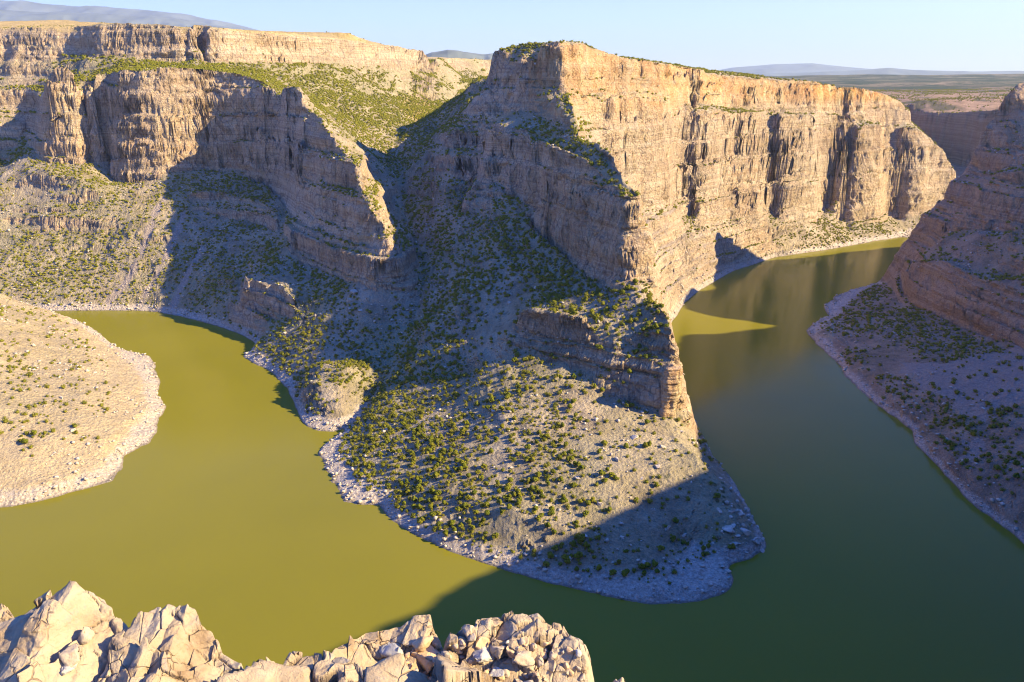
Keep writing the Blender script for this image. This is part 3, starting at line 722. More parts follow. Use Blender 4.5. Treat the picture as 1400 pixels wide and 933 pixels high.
def trunk_mesh(seed):
    r = np.random.default_rng(seed); V = []; Fq = []
    def tube(p, q, r0, r1, n=6, seg=4, bend=.05):
        b0 = len(V); p = np.array(p, float); q = np.array(q, float); off = r.normal(size=3) * bend
        for i in range(seg + 1):
            t = i / seg; c = p + (q - p) * t + off * math.sin(math.pi * t); rr_ = r0 + (r1 - r0) * t
            for j in range(n):
                an = 2 * math.pi * j / n
                V.append((c[0] + math.cos(an) * rr_, c[1] + math.sin(an) * rr_, c[2]))
        for i in range(seg):
            for j in range(n):
                Fq.append((b0 + i * n + j, b0 + i * n + (j + 1) % n, b0 + (i + 1) * n + (j + 1) % n, b0 + (i + 1) * n + j))
    tube((0, 0, -.15), (.02, .01, .62), .055, .022)
    for i in range(4):
        a = i * 1.6 + r.uniform(0, .8); z0 = r.uniform(.08, .3)
        tube((0, 0, z0), (math.cos(a) * .26, math.sin(a) * .26, z0 + r.uniform(.18, .34)), .026, .009, 5, 3)
    return mesh_from("juniper_trunk", np.array(V), np.array(Fq), True, M_BARK)

def hidden(x, y, z, margin=.0035):
    az = np.arctan2(x, y); r = np.hypot(x, y)
    i = np.clip(np.searchsorted(th, az), 0, len(th) - 1)
    j = np.clip(np.searchsorted(HR, r - 6) - 1, 0, len(HR) - 1)
    return HT[i, j] > (z - CAM_H) / r + margin
def in_sun(x, y, z):
    lit = np.ones(len(x), bool)
    for d in np.concatenate([np.arange(8, 120, 6), np.arange(120, 760, 16)]):
        h_ = height(x + SUN_TO[0] * d, y + SUN_TO[1] * d, False)[0]
        lit &= h_ < z + d * math.tan(SUN_EL)
    return lit

def poly_px(*pts): return list(pts)
# places where plants grow: polygon in plan (x, y), plants per hectare, size range in metres
def plan(*pp): return [Y(*p)[:2] for p in pp]
bench = plan((433, 630, 585), (452, 596, 645), (520, 560, 680), (560, 530, 700), (700, 540, 640), (800, 550, 612), (920, 580, 585), (960, 610, 560), (1020, 700, 500)) + [(178, 455), (120, 418), (40, 422), (-40, 450), (-110, 510)]
patches = [
    (lambda x, y, z: in_poly(x, y, bench) * np.clip(1.15 - .0042 * (x + 150) + .5 * fbm2(x, y, 45, 3, seed=51), .10, 1), 1000, (1.4, 5.0), (-200, 200, 400, 720), .75),
    (lambda x, y, z: (reg_at(x, y) == 3) * np.clip(.5 + 1.6 * fbm2(x, y, 38, 3, seed=52), .03, 1) * (z > 13), 150, (2.0, 5.6), (-800, -280, 420, 1010), .9),
    (lambda x, y, z: (reg_at(x, y) == 2) * np.clip(.70 + 1.5 * fbm2(x, y, 50, 3, seed=53), .06, 1) * (x > 240) * (y > 380), 480, (1.6, 5.4), (250, 800, 380, 1300), .8),
    (lambda x, y, z: (reg_at(x, y) == 1) * ~in_poly(x, y, bench) * np.clip(.70 + 1.1 * fbm2(x, y, 60, 3, seed=54), .08, 1), 900, (1.6, 5.2), (-250, 1250, 560, 2100), 1.35),
    (lambda x, y, z: (reg_at(x, y) == 0) * (y < 1330) * np.clip(.70 + 1.1 * fbm2(x, y, 60, 3, seed=55), .08, 1), 900, (1.6, 5.0), (-1150, -100, 640, 1330), 1.25),
    (lambda x, y, z: (reg_at(x, y) == 0) * (y >= 1330) * (z < 345) * np.clip(.85 + 1.0 * fbm2(x, y, 70, 3, seed=56), .15, 1), 980, (2.6, 5.6), (-1150, 100, 1330, 2600), .9),
    (lambda x, y, z: (y >= 1400) * (z >= 345) * (x < 0) * np.clip(-.1 + 1.3 * fbm2(x, y, 90, 3, seed=57), 0, 1), 90, (2.2, 4.2), (-1150, 0, 1400, 2600), .9),
    (lambda x, y, z: (reg_at(x, y) == 4) * np.clip(.45 + 1.2 * fbm2(x, y, 120, 3, seed=58), .05, 1) * (z > 180), 80, (3.0, 6.5), (600, 2300, 2050, 3900), .8),
]
def reg_at(x, y):
    r = np.zeros(len(x), int)
    r[in_poly(x, y, valley)] = 1; r[in_poly(x, y, right)] = 2; r[in_poly(x, y, lbp)] = 3
    far_ = (np.hypot(x, y) > 2720) | ((y > 2150) & (x > 560))
    r[far_] = 4
    return r
acc = []
pr = np.random.default_rng(77)
for fn, per_ha, (s0, s1), (x0, x1, y0, y1), mxs in patches:
    n = int(per_ha * (x1 - x0) * (y1 - y0) / 1e4)
    x = pr.uniform(x0, x1, n); y = pr.uniform(y0, y1, n)
    px, py = proj(x, y, bil(BASE, x, y)); ok = (px > -160) & (px < 1560) & (py < 1000)
    x, y = x[ok], y[ok]
    z, c = height(x, y)
    d = np.asarray(fn(x, y, z), float)
    zx = height(x + 2.0, y, False)[0]; zy = height(x, y + 2.0, False)[0]; z0_ = height(x, y, False)[0]
    sl = np.hypot(zx - z0_, zy - z0_) / 2
    d = d * (1 - .93 * scree_at(x, y))
    ok = (pr.random(len(x)) < d) & (z > 4.5) & (sl < mxs)
    x, y, z = x[ok], y[ok], z[ok]
    s = s0 + (s1 - s0) * pr.random(len(x)) ** 1.8
    acc.append(np.stack([x, y, z, s, np.where(pr.random(len(x)) < .35, 1, 0)], 1))
PL = np.concatenate(acc)
vis = ~hidden(PL[:, 0], PL[:, 1], PL[:, 2] + PL[:, 3], .012)
PL = PL[vis]
strict = ~hidden(PL[:, 0], PL[:, 1], PL[:, 2] + PL[:, 3] * .7, .0)
px, py = proj(PL[:, 0], PL[:, 1], PL[:, 2])
dist3 = np.sqrt(PL[:, 0] ** 2 + PL[:, 1] ** 2 + (PL[:, 2] - CAM_H) ** 2)
app = PL[:, 3] / dist3 * (strict & (px > 3) & (px < 1397) & (py > 5) & (py < 925))
order = np.argsort(-app)
solo = order[:300]; rest = order[300:]

crowns = [crown_mesh(100 + i) for i in range(8)]
trunks = [trunk_mesh(200 + i) for i in range(4)]
sx, sy, sz, ss = (PL[solo, i] for i in range(4))
lit = in_sun(sx, sy, sz + ss * .5)
sreg = reg_at(sx, sy)
def juniper_words(i):
    size = "big" if ss[i] > 4.3 else "small"
    look = "olive green" if lit[i] else "dark green"
    if sreg[i] == 3: return f"{size} {look} juniper on the pale sandy bank beside the yellow green water", "junipers on the sandy bank"
    if sreg[i] == 2: return f"{size} {look} juniper among talus below the shaded brown canyon wall", "junipers below the brown wall"
    if in_poly(sx[i:i+1], sy[i:i+1], bench)[0]:
        if not lit[i]: return f"{size} {look} juniper in shadow on the peninsula's rocky tip", "junipers in the peninsula's shadow"
        side = "thickly wooded western half" if sx[i] < 10 else "open stony eastern half"
        return f"{size} {look} juniper in sunshine on the peninsula's {side}", "junipers in the sun on the peninsula, " + ("west" if sx[i] < 10 else "east")
    if sreg[i] == 1: return f"{size} {look} juniper on the steep slope above the peninsula, {'sunlit' if lit[i] else 'in shade'}", "junipers above the peninsula"
    return f"{size} {look} juniper on the west canyon slopes, {'sunlit' if lit[i] else 'in shade'}", "junipers on the west slopes"
rr_ = np.random.default_rng(3)
for i in range(len(solo)):
    root = bpy.data.objects.new("juniper_tree", None); scene.collection.objects.link(root)
    root.empty_display_size = .5
    root.location = (sx[i], sy[i], sz[i] - .1); root.rotation_euler = (0, 0, rr_.uniform(0, 6.28))
    w = ss[i] * rr_.uniform(.95, 1.2); root.scale = (w, w, ss[i] * rr_.uniform(.85, 1.05))
    lab, grp = juniper_words(i)
    tag(root, lab, "tree", grp + (", big" if ss[i] > 4.3 else ", small"))
    link("crown", crowns[rr_.integers(len(crowns))], root); link("trunk", trunks[rr_.integers(len(trunks))], root)

# the thousands of further bushes, one object
def bush_template(seed, base):
    v, f = base; r = np.random.default_rng(seed)
    n = noise3(v[:, 0] * 1.7 + seed, v[:, 1] * 1.7, v[:, 2] * 1.7) * .55 + r.normal(size=len(v)) * .16
    w = v * (1 + n)[:, None] * .5
    w[:, 2] = np.maximum(w[:, 2] * .85 + .32, -.05)
    return w.astype(F), f
def leafy_template(seed, n=70):
    r = np.random.default_rng(seed)
    v, f = bush_template(seed, ICO1); v = v * [.74, .74, .8]
    d = r.normal(size=(n, 3)); d /= np.linalg.norm(d, axis=1, keepdims=True); d[:, 2] = np.abs(d[:, 2]) * 1.1 - .25
    lob = 1 + .35 * np.sin(d[:, 0] * 4 + seed) * np.cos(d[:, 1] * 3.5)
    c = d * [.45, .45, .45] * lob[:, None] + [0, 0, .34]
    a = r.normal(size=(n, 3)); b_ = r.normal(size=(n, 3))
    s = r.uniform(.08, .16, n)[:, None]
    a -= .85 * (a * d).sum(1, keepdims=True) * d; b_ -= .85 * (b_ * d).sum(1, keepdims=True) * d
    a = a / np.linalg.norm(a, axis=1, keepdims=True) * s; b_ = b_ / np.linalg.norm(b_, axis=1, keepdims=True) * s
    V = np.concatenate([v, np.stack([c + a, c + b_, c - a * .6 - b_ * .6], 1).reshape(-1, 3)])
    return V.astype(F), np.concatenate([f, len(v) + np.arange(n * 3).reshape(-1, 3)]).astype(np.int32)
def scatter(temps, X, Yc, Zc, S, Hs, rng_):
    Vs, Fs, off = [], [], 0
    pick = rng_.integers(len(temps), size=len(X)); rot = rng_.uniform(0, 2 * np.pi, len(X))
    for t, (v, f) in enumerate(temps):
        m = np.where(pick == t)[0]
        if not len(m): continue
        ca, sa = np.cos(rot[m])[:, None], np.sin(rot[m])[:, None]
        vx = (v[None, :, 0] * ca - v[None, :, 1] * sa) * S[m][:, None] + X[m][:, None]
        vy = (v[None, :, 0] * sa + v[None, :, 1] * ca) * S[m][:, None] + Yc[m][:, None]
        vz = v[None, :, 2] * Hs[m][:, None] + Zc[m][:, None]
        Vs.append(np.stack([vx, vy, vz], -1).reshape(-1, 3))
        Fs.append((f[None] + (off + np.arange(len(m)) * len(v))[:, None, None]).reshape(-1, 3)); off += len(m) * len(v)
    return np.concatenate(Vs), np.concatenate(Fs)
R_ = PL[rest]; dr_ = np.hypot(R_[:, 0], R_[:, 1])
print("PLANTS", len(PL), "rest", len(R_), "solo min size", PL[solo, 3].min())
nearm = dr_ < 900
gen = np.random.default_rng(8)
A = scatter([leafy_template(300 + i) for i in range(6)], *(R_[nearm, i] for i in (0, 1, 2)), R_[nearm, 3] * 1.05, R_[nearm, 3] * gen.uniform(.75, 1.05, nearm.sum()), gen)
B = scatter([leafy_template(320 + i, 26) for i in range(5)], *(R_[~nearm, i] for i in (0, 1, 2)), R_[~nearm, 3] * 1.1, R_[~nearm, 3] * gen.uniform(.7, 1.0, (~nearm).sum()), gen)
tag(link("juniper_scrub", mesh_from("juniper_scrub", np.concatenate([A[0], B[0]]), np.concatenate([A[1], B[1] + len(A[0])]), False, M_SCRUB)),
    "countless smaller junipers and desert bushes dotting every slope and ledge of the canyon", "bushes", kind='stuff')
# ---------------------------------------------------------------- boulders, rubble, the detached pillar
M_STONE = plain("fallen_limestone", (.46, .39, .31), var=.3, scale=.6)
def cut_rock(seed, sub=2, cuts=14, flat=.62):
    r = np.random.default_rng(seed); v, f = ico(sub)
    v = v.astype(float)
    for _ in range(cuts):
        n = r.normal(size=3); n /= np.linalg.norm(n); d = r.uniform(.34, .70)
        k = np.maximum(v @ n - d, 0); v -= k[:, None] * n
    v *= [1, r.uniform(.6, .95), flat * r.uniform(.7, 1.15)]
    v += .03 * r.normal(size=v.shape)
    v /= np.abs(v[:, :2]).max() * 2; v[:, 2] -= v[:, 2].min() + .08
    return v.astype(F), f
# rubble: along the shores and over the talus
gr = np.random.default_rng(21)
sh = np.concatenate([densify(c, 2.6) for c in (shore_main[2:], shore_left[3:], shore_right[5:-8])])
k = gr.integers(0, len(sh), 9000)
rx = sh[k, 0] + gr.normal(size=9000) * 7; ry = sh[k, 1] + gr.normal(size=9000) * 7
tx = gr.uniform(-800, 700, 60000); ty = gr.uniform(400, 1350, 60000)
dens_ = np.clip(.25 + 1.5 * fbm2(tx, ty, 42, 3, seed=61), 0, 1); okk = gr.random(60000) < dens_ * .55
rx = np.concatenate([rx, tx[okk]]); ry = np.concatenate([ry, ty[okk]])
rz = height(rx, ry)[0]
ppx, ppy = proj(rx, ry, rz)
okk = (rz > .5) & (ppx > -120) & (ppx < 1520) & (ppy < 960) & ~hidden(rx, ry, rz + 1, .006) & (np.hypot(rx, ry) > 380)
rx, ry, rz = rx[okk], ry[okk], rz[okk]
rs = .8 + 3.2 * gr.random(len(rx)) ** 4 + .8 * gr.random(len(rx))
A = scatter([cut_rock(400 + i, 1, 9) for i in range(8)], rx, ry, rz - .1, rs, rs, gr)
tag(link("rubble", mesh_from("rubble", A[0], A[1], False, M_STONE)), "loose broken limestone scattered along the shores and over the talus slopes", "rubble", kind='stuff')

# boulders one can tell apart: slabs lying on the peninsula and the talus
protos = [mesh_from("boulder", *cut_rock(500 + i, 3, 18, .55), False, M_STONE) for i in range(7)]
spots = [(912, 725, 9), (893, 697, 10), (878, 655, 7), (845, 630, 8), (900, 640, 7), (868, 600, 9), (930, 590, 8), (935, 735, 7), (975, 742, 6), (850, 735, 7), (820, 690, 6), (790, 655, 6),
         (905, 612, 7), (945, 660, 7), (985, 700, 9), (1000, 718, 10), (1010, 735, 8), (960, 775, 6), (880, 770, 5), (800, 735, 5), (740, 690, 5), (700, 640, 5), (985, 668, 6), (925, 765, 6),
         (85, 545, 7), (62, 556, 6), (100, 590, 7), (48, 500, 6), (110, 535, 5), (30, 585, 6), (75, 620, 5), (130, 510, 5),
         (485, 400, 12), (478, 412, 10), (500, 395, 9), (462, 425, 8), (492, 425, 11), (440, 430, 8), (455, 415, 7), (1255, 470, 7), (1300, 530, 6), (1230, 500, 5), (1345, 560, 6), (1280, 560, 5), (1012, 702, 12), (1018, 728, 13), (1032, 742, 11), (996, 726, 11), (1004, 744, 10), (1000, 700, 9), (1040, 752, 8)]
def ground_at(px, py):
    """walk along the sight line of a photo pixel to the ground"""
    u, dy, dz = ray(px, py)
    t = np.arange(300, 2600, 1.0); x = u * t; y = dy * t; z = CAM_H + dz * t
    h_ = height(x.astype(F), y.astype(F))[0]; i = np.argmax(h_ >= z)
    return float(x[i]), float(y[i]), float(h_[i])
where = {0: "western talus below the tall rock fin", 1: "peninsula", 2: "talus below the shaded brown canyon wall", 3: "pale sandy bank"}
br = np.random.default_rng(31)
bx = [ground_at(a, b) for a, b, _ in spots]
bl = in_sun(*(np.array([p[i] for p in bx], F) for i in (0, 1, 2)))
breg = reg_at(np.array([p[0] for p in bx]), np.array([p[1] for p in bx]))
for i, ((px_, py_, s_), p) in enumerate(zip(spots, bx)):
    o = link("boulder", protos[i % 7])
    o.location = (p[0], p[1], p[2] - .12 * s_); o.rotation_euler = (br.normal() * .2, br.normal() * .2, br.uniform(0, 6.28)); s_ *= .82
    o.scale = (s_, s_ * br.uniform(.7, 1.1), s_ * br.uniform(.75, 1.1))
    sun_ = "sunlit" if bl[i] else "shaded"
    if in_poly(np.array([p[0]]), np.array([p[1]]), bench)[0]: w_ = "peninsula's stony slope"; gkey = "peninsula"
    else: w_ = where.get(int(breg[i]), "slope"); gkey = w_
    size = "large" if s_ > 6 else "small"
    tag(o, f"{size} {sun_} angular limestone boulder on the {w_}", "boulder", f"{size} {sun_} boulders on the {gkey}")

# the rock pillar standing off the end of the lower cliff
def pillar(cx_, cy_, z0, z1, rx_, ry_):
    nu_, nv_ = 120, 130
    a = np.linspace(0, 2 * np.pi, nu_, endpoint=False)[:, None]; t = np.linspace(0, 1.0, nv_)[None, :]
    sq = (np.abs(np.cos(a)) ** 3.2 + np.abs(np.sin(a)) ** 3.2) ** (-1 / 3.2)
    tp = 1.12 - .22 * t - .16 * np.sin(t * 5) * .5
    x = cx_ + rx_ * sq * np.cos(a) * tp + 3.0 * (t - .5); y = cy_ + ry_ * sq * np.sin(a) * tp; z = z0 + (z1 - z0) * t + 0 * a
    z = z + np.where(t > .93, 1.5 * noise2(x / 4, y / 4), 0)
    d = 1.6 * noise3(x / 6, y / 6, z / 12) + .9 * noise3(x / 2.5, y / 2.5, z / 4) + .8 * noise2(z * .3, x * .02) + .5 * noise2(z * .9, y * .02)
    x = x + np.cos(a) * d; y = y + np.sin(a) * d
    V = np.stack([x + 0 * t, y + 0 * t, z], -1)
    cap = [V[:, -1]]; c0 = V[:, -1].mean(0)
    for s_ in (.75, .5, .25, .05):
        q = c0 + (V[:, -1] - c0) * s_; q[:, 2] = V[:, -1, 2] * s_ + (c0[2] + 1.4) * (1 - s_) + 1.1 * noise2(q[:, 0] / 2.5, q[:, 1] / 2.5); cap.append(q)
    V = np.concatenate([V, np.stack(cap[1:], 1)], 1); nv2 = V.shape[1]
    id_ = np.arange(nu_ * nv2).reshape(nu_, nv2); nx_ = np.roll(id_, -1, 0)
    q = np.stack([id_[:, :-1], nx_[:, :-1], nx_[:, 1:], id_[:, 1:]], -1).reshape(-1, 4)
    me = mesh_from("rock_pillar", V.reshape(-1, 3), q, True, M_ROCK)
    n = nu_ * nv2
    for k_, v_ in (('rockm', 1), ('warm', .45), ('sand', 0), ('veg', 0), ('gold', 0), ('red', 0), ('green', 0), ('scree', 0)): set_attr(me, k_, np.full(n, v_, F))
    return me
pb = Y(915, 575, 588); pt = Y(917, 502, 596)
tag(link("rock_pillar", pillar(pb[0], pb[1] + 7, pb[2] - 8, pt[2], 7.0, 8.5)), "tall blocky sunlit rock pillar split from the end of the lower peninsula cliff", "rock pillar")
# ---------------------------------------------------------------- mountains on the skyline, the air
M_MOUNT = plain("mountain_scrub", (.14, .16, .14), var=.35, scale=.0011)
def mountain(name, label, prof, d0, thick, seed):
    """a range at its own distance: prof = (px, py) skyline; rises from the plain and falls away behind"""
    px_ = np.linspace(prof[0][0], prof[-1][0], 260); py_ = np.interp(px_, [p[0] for p in prof], [p[1] for p in prof])
    crest = np.array([Y(a, b, d0) for a, b in zip(px_, py_)])
    v = np.linspace(-1, 1, 70)
    x = crest[:, 0][:, None] * (1 + v[None] * thick / d0); y = d0 + v[None] * thick + 0 * x
    top = crest[:, 2][:, None]; base = -150.0
    sh_ = np.maximum(np.cos(v * np.pi / 2), 0)[None] ** .8
    z = base + (top - base) * sh_
    amp = (top - base) * .13
    z = z + .6 * amp * ridge2(x, y, thick * .5, 4, seed=seed) * np.sin(np.abs(v) * np.pi)[None]
    V = np.stack([x, y, z], -1); id_ = np.arange(V.shape[0] * V.shape[1]).reshape(V.shape[:2])
    q = np.stack([id_[:-1, :-1], id_[1:, :-1], id_[1:, 1:], id_[:-1, 1:]], -1).reshape(-1, 4)
    tag(link(name, mesh_from(name, V.reshape(-1, 3), q, True, M_MOUNT)), label, "mountain", kind='structure')
mountain("mountain", "long blue mountain slope sinking from the upper left skyline", [(-500, -35), (-100, -8), (0, 2), (100, 9), (180, 13), (260, 22), (340, 38), (420, 60), (520, 95)], 34000, 5000, 3)
mountain("mountain", "second paler mountain shoulder below the blue slope", [(-300, 12), (0, 14), (120, 20), (250, 27), (330, 40), (420, 70)], 26000, 3500, 4)
mountain("hills", "low pinkish hills on the skyline left of the mesa", [(560, 84), (590, 72), (612, 69), (640, 72), (662, 75), (690, 73), (740, 80), (780, 95)], 11000, 1600, 5)
mountain("mountain", "faint flat blue mountain on the skyline above the long wall", [(940, 105), (1000, 93), (1060, 88), (1110, 87), (1160, 92), (1230, 98), (1300, 108)], 40000, 4500, 6)
mountain("mountain", "low deep blue ridge just above the right plateau", [(1000, 112), (1040, 101), (1110, 99), (1180, 96), (1215, 93), (1250, 96), (1330, 98), (1420, 97), (1600, 99), (1750, 104)], 27000, 2500, 7)

hz = bpy.data.materials.new("air"); hz.use_nodes = True
hn = hz.node_tree
for n in list(hn.nodes): hn.nodes.remove(n)
ho = hn.nodes.new("ShaderNodeOutputMaterial"); hv = hn.nodes.new("ShaderNodeVolumePrincipled")
hv.inputs['Color'].default_value = (.66, .80, 1.0, 1); hv.inputs['Density'].default_value = 1.9e-5; hv.inputs['Anisotropy'].default_value = .2
hn.links.new(hv.outputs[0], ho.inputs['Volume'])
bm = bmesh.new(); bmesh.ops.create_cube(bm, size=1)
me = bpy.data.meshes.new("haze"); bm.to_mesh(me); bm.free(); me.materials.append(hz)
zs = [o.matrix_world for o in []]
ho_ = link("haze", me); zt, zb = 4200.0, -3600.0
ho_.location = (0, 0, (zt + zb) / 2); ho_.scale = (100000, 100000, zt - zb)
tag(ho_, "thin pale blue haze in the canyon air and over the far mountains", "haze", kind='stuff')
# ---------------------------------------------------------------- the overlook's edge: broken limestone just below the lens
def fore_material():
    m, nt, b = new_mat("overlook_limestone"); g = G(nt)
    tc = g.n("ShaderNodeNewGeometry").outputs['Position']
    n1 = g.noise(g.map(tc, (3.2, 3.2, 3.2)), 1, 7, .68)
    col = g.ramp(n1, [(.28, (.23, .15, .08)), (.42, (.37, .27, .165)), (.58, (.45, .355, .235)), (.78, (.31, .215, .13))])
    st = g.noise(g.map(tc, (5, 5, 5), (4, 4, 1)), 1, 5, .7)
    col = g.mix(g.math('MULTIPLY', g.sm(st, .60, .74), .7), col, (.58, .30, .10))
    lich = g.noise(g.map(tc, (9, 9, 9), (7, 2, 1)), 1, 6, .75)
    col = g.mix(g.math('MULTIPLY', g.sm(lich, .54, .68), .6), col, (.30, .27, .25))
    wv = g.noise(g.map(tc, (2.5, 2.5, 2.5), (1, 8, 3)), 1, 4, .6)
    wq = g.n("ShaderNodeVectorMath", operation='ADD'); g.l(tc, wq.inputs[0])
    wc = g.n("ShaderNodeCombineXYZ"); [g.l(g.math('MULTIPLY', wv, .25), wc.inputs[i]) for i in range(3)]; g.l(wc.outputs[0], wq.inputs[1])
    cr = g.voro(wq.outputs[0], 7.5, 'DISTANCE_TO_EDGE').outputs['Distance']
    crk = g.math('MULTIPLY', g.sm(cr, .035, .0), g.sm(g.noise(g.map(tc, (4, 4, 4), (2, 2, 9)), 1, 3), .48, .6))
    col = g.mix(g.math('MULTIPLY', crk, .5), col, (.20, .12, .07))
    g.l(col, b.inputs['Base Color'])
    h = g.math('SUBTRACT', g.math('ADD', g.math('MULTIPLY', g.noise(g.map(tc, (14, 14, 14)), 1, 7, .72), 1.0), g.math('MULTIPLY', g.noise(g.map(tc, (60, 60, 60)), 1, 4, .7), .3)), g.math('MULTIPLY', crk, .5))
    bump = g.n("ShaderNodeBump"); bump.inputs['Strength'].default_value = .85; bump.inputs['Distance'].default_value = .03
    g.l(h, bump.inputs['Height']); g.l(bump.outputs[0], b.inputs['Normal'])
    return m
M_FORE = fore_material()

def facets(x, y, size, seed, tilt, jit):
    """broken faces: every cell of a jittered grid is a tilted plane"""
    gx = np.floor(x / size).astype(int); gy = np.floor(y / size).astype(int)
    best = np.full(x.shape, 9e9); sec = np.full(x.shape, 9e9); hz = np.zeros(x.shape)
    for i in (-1, 0, 1):
        for j in (-1, 0, 1):
            a = (gx + i + seed * 7) & 255; b_ = (gy + j + seed * 13) & 255
            cx_ = (gx + i + .5 + .45 * _T2[a, b_]) * size; cy_ = (gy + j + .5 + .45 * _T2[b_, a]) * size
            d = np.hypot(x - cx_, (y - cy_))
            h_ = jit * _T2[(a + 31) & 255, b_] + tilt * (_T2[(a + 77) & 255, b_] * (x - cx_) + _T2[a, (b_ + 55) & 255] * (y - cy_))
            closer = d < best
            sec = np.where(closer, best, np.minimum(sec, d)); hz = np.where(closer, h_, hz); best = np.where(closer, d, best)
    return hz, (sec - best)

def outcrop(name, label, ridge, depth, slope, seed, big=.16, rough=1.0, back=1.6, nu_=420, nv_=340, lean=0.0):
    """a broken ledge: ridge = (px, py, distance) along its crest; the surface comes down towards the viewer and drops away behind"""
    pts = np.array([Y(*r) for r in ridge])
    seg = np.concatenate([[0], np.cumsum(np.hypot(np.diff(pts[:, 0]), np.diff(pts[:, 2])))])
    u = np.linspace(0, seg[-1], nu_)
    RX = np.interp(u, seg, pts[:, 0]); RY = np.interp(u, seg, pts[:, 1]); RZ = np.interp(u, seg, pts[:, 2])
    v = np.concatenate([np.linspace(-back, 0, nv_ // 4, endpoint=False), np.linspace(0, depth, nv_ - nv_ // 4)])
    VV = v[None, :] + 0 * u[:, None]
    x = RX[:, None] + lean * VV; y = RY[:, None] - np.where(VV < 0, VV * .55, VV)
    ends = 1 - sstep(0, .10, np.minimum(u, u[-1] - u))[:, None]
    z = RZ[:, None] - np.where(VV >= 0, slope * VV + .25 * slope * VV ** 2, -VV * 2.2 + 0 * VV) - .25 * ends
    fade = .35 + .65 * sstep(0, .1, np.abs(VV))
    h1, e1 = facets(x + .06 * noise2(x * 9, y * 9), y + .06 * noise2(x * 9 + 5, y * 9), big, seed, .42, .03)
    h2, e2 = facets(x, y, big * .38, seed + 3, .4, .008)
    z = z + rough * (h1 * fade + h2 - .016 * sstep(.012, 0, e1) - .010 * sstep(.006, 0, e2))
    z = z + .028 * fbm2(x, y, .22, 4, seed=seed) * fade + .008 * fbm2(x, y, .04, 3, seed=seed + 1)
    y = y + .03 * fbm2(x + 3, z * 3, .12, 3, seed=seed + 2)
    V = np.stack([x, y, z], -1)
    id_ = np.arange(nu_ * V.shape[1]).reshape(nu_, -1)
    q = np.stack([id_[:-1, 1:], id_[:-1, :-1], id_[1:, :-1], id_[1:, 1:]], -1).reshape(-1, 4)
    o = link(name, mesh_from(name, V.reshape(-1, 3), q, False, M_FORE))
    return tag(o, label, "rock")
FG = []
FG.append(outcrop("rock_outcrop", "large smooth cream limestone slab with a pointed top at the overlook's edge",
    [(-120, 905, 3.0), (-30, 870, 3.05), (30, 843, 3.1), (62, 820, 3.15), (98, 793, 3.2), (106, 794, 3.2), (140, 826, 3.2), (165, 850, 3.15), (215, 905, 3.05)], 1.1, .34, 2, big=.62, rough=.6, lean=-.1))
FG.append(outcrop("rock_outcrop", "white cracked limestone block with a humped top, beside the pointed slab",
    [(120, 900, 2.95), (170, 856, 3.1), (215, 830, 3.2), (228, 824, 3.2), (240, 831, 3.2), (256, 823, 3.2), (270, 836, 3.2), (285, 862, 3.15), (302, 884, 3.1), (325, 905, 3.05), (350, 935, 2.95)], 1.0, .32, 5, big=.27, rough=.95))
FG.append(outcrop("rock_outcrop", "low speckled whitish limestone lump in the gap between the larger rocks",
    [(318, 940, 2.95), (345, 912, 3.05), (365, 899, 3.1), (385, 908, 3.1), (398, 893, 3.12), (440, 889, 3.12), (462, 898, 3.1), (485, 912, 3.05), (520, 945, 2.95)], .8, .38, 9, big=.2))
FG.append(outcrop("rock_outcrop", "grey brown slanting limestone slab with a sharp upper corner",
    [(440, 905, 3.12), (462, 885, 3.3), (500, 866, 3.45), (540, 856, 3.5), (570, 844, 3.5), (588, 841, 3.5), (594, 862, 3.48), (606, 884, 3.4), (625, 915, 3.2)], .9, .3, 12, big=.42, rough=.8, lean=-.25))
FG.append(outcrop("rock_outcrop", "broad knobbly limestone outcrop littered with loose orange stones",
    [(585, 900, 3.2), (604, 870, 3.35), (625, 861, 3.42), (652, 852, 3.48), (682, 842, 3.5), (700, 838, 3.5), (735, 841, 3.5), (748, 858, 3.48), (770, 866, 3.45), (792, 880, 3.4), (813, 894, 3.35), (820, 918, 3.25), (828, 950, 3.1)], 1.1, .3, 15, big=.26, rough=1.0))
FG.append(outcrop("rock_outcrop", "small brownish rock tip beyond the end of the knobbly outcrop",
    [(818, 948, 3.1), (830, 928, 3.2), (850, 923, 3.2), (866, 930, 3.2), (880, 950, 3.1)], .6, .4, 18, big=.09, nu_=120, nv_=140))
FG.append(outcrop("rock_outcrop", "narrow cream rock tip behind the pointed slab",
    [(-60, 860, 3.4), (-10, 835, 3.45), (4, 826, 3.45), (12, 830, 3.45), (20, 850, 3.4), (40, 880, 3.3)], .5, .5, 22, big=.12, nu_=120, nv_=140))

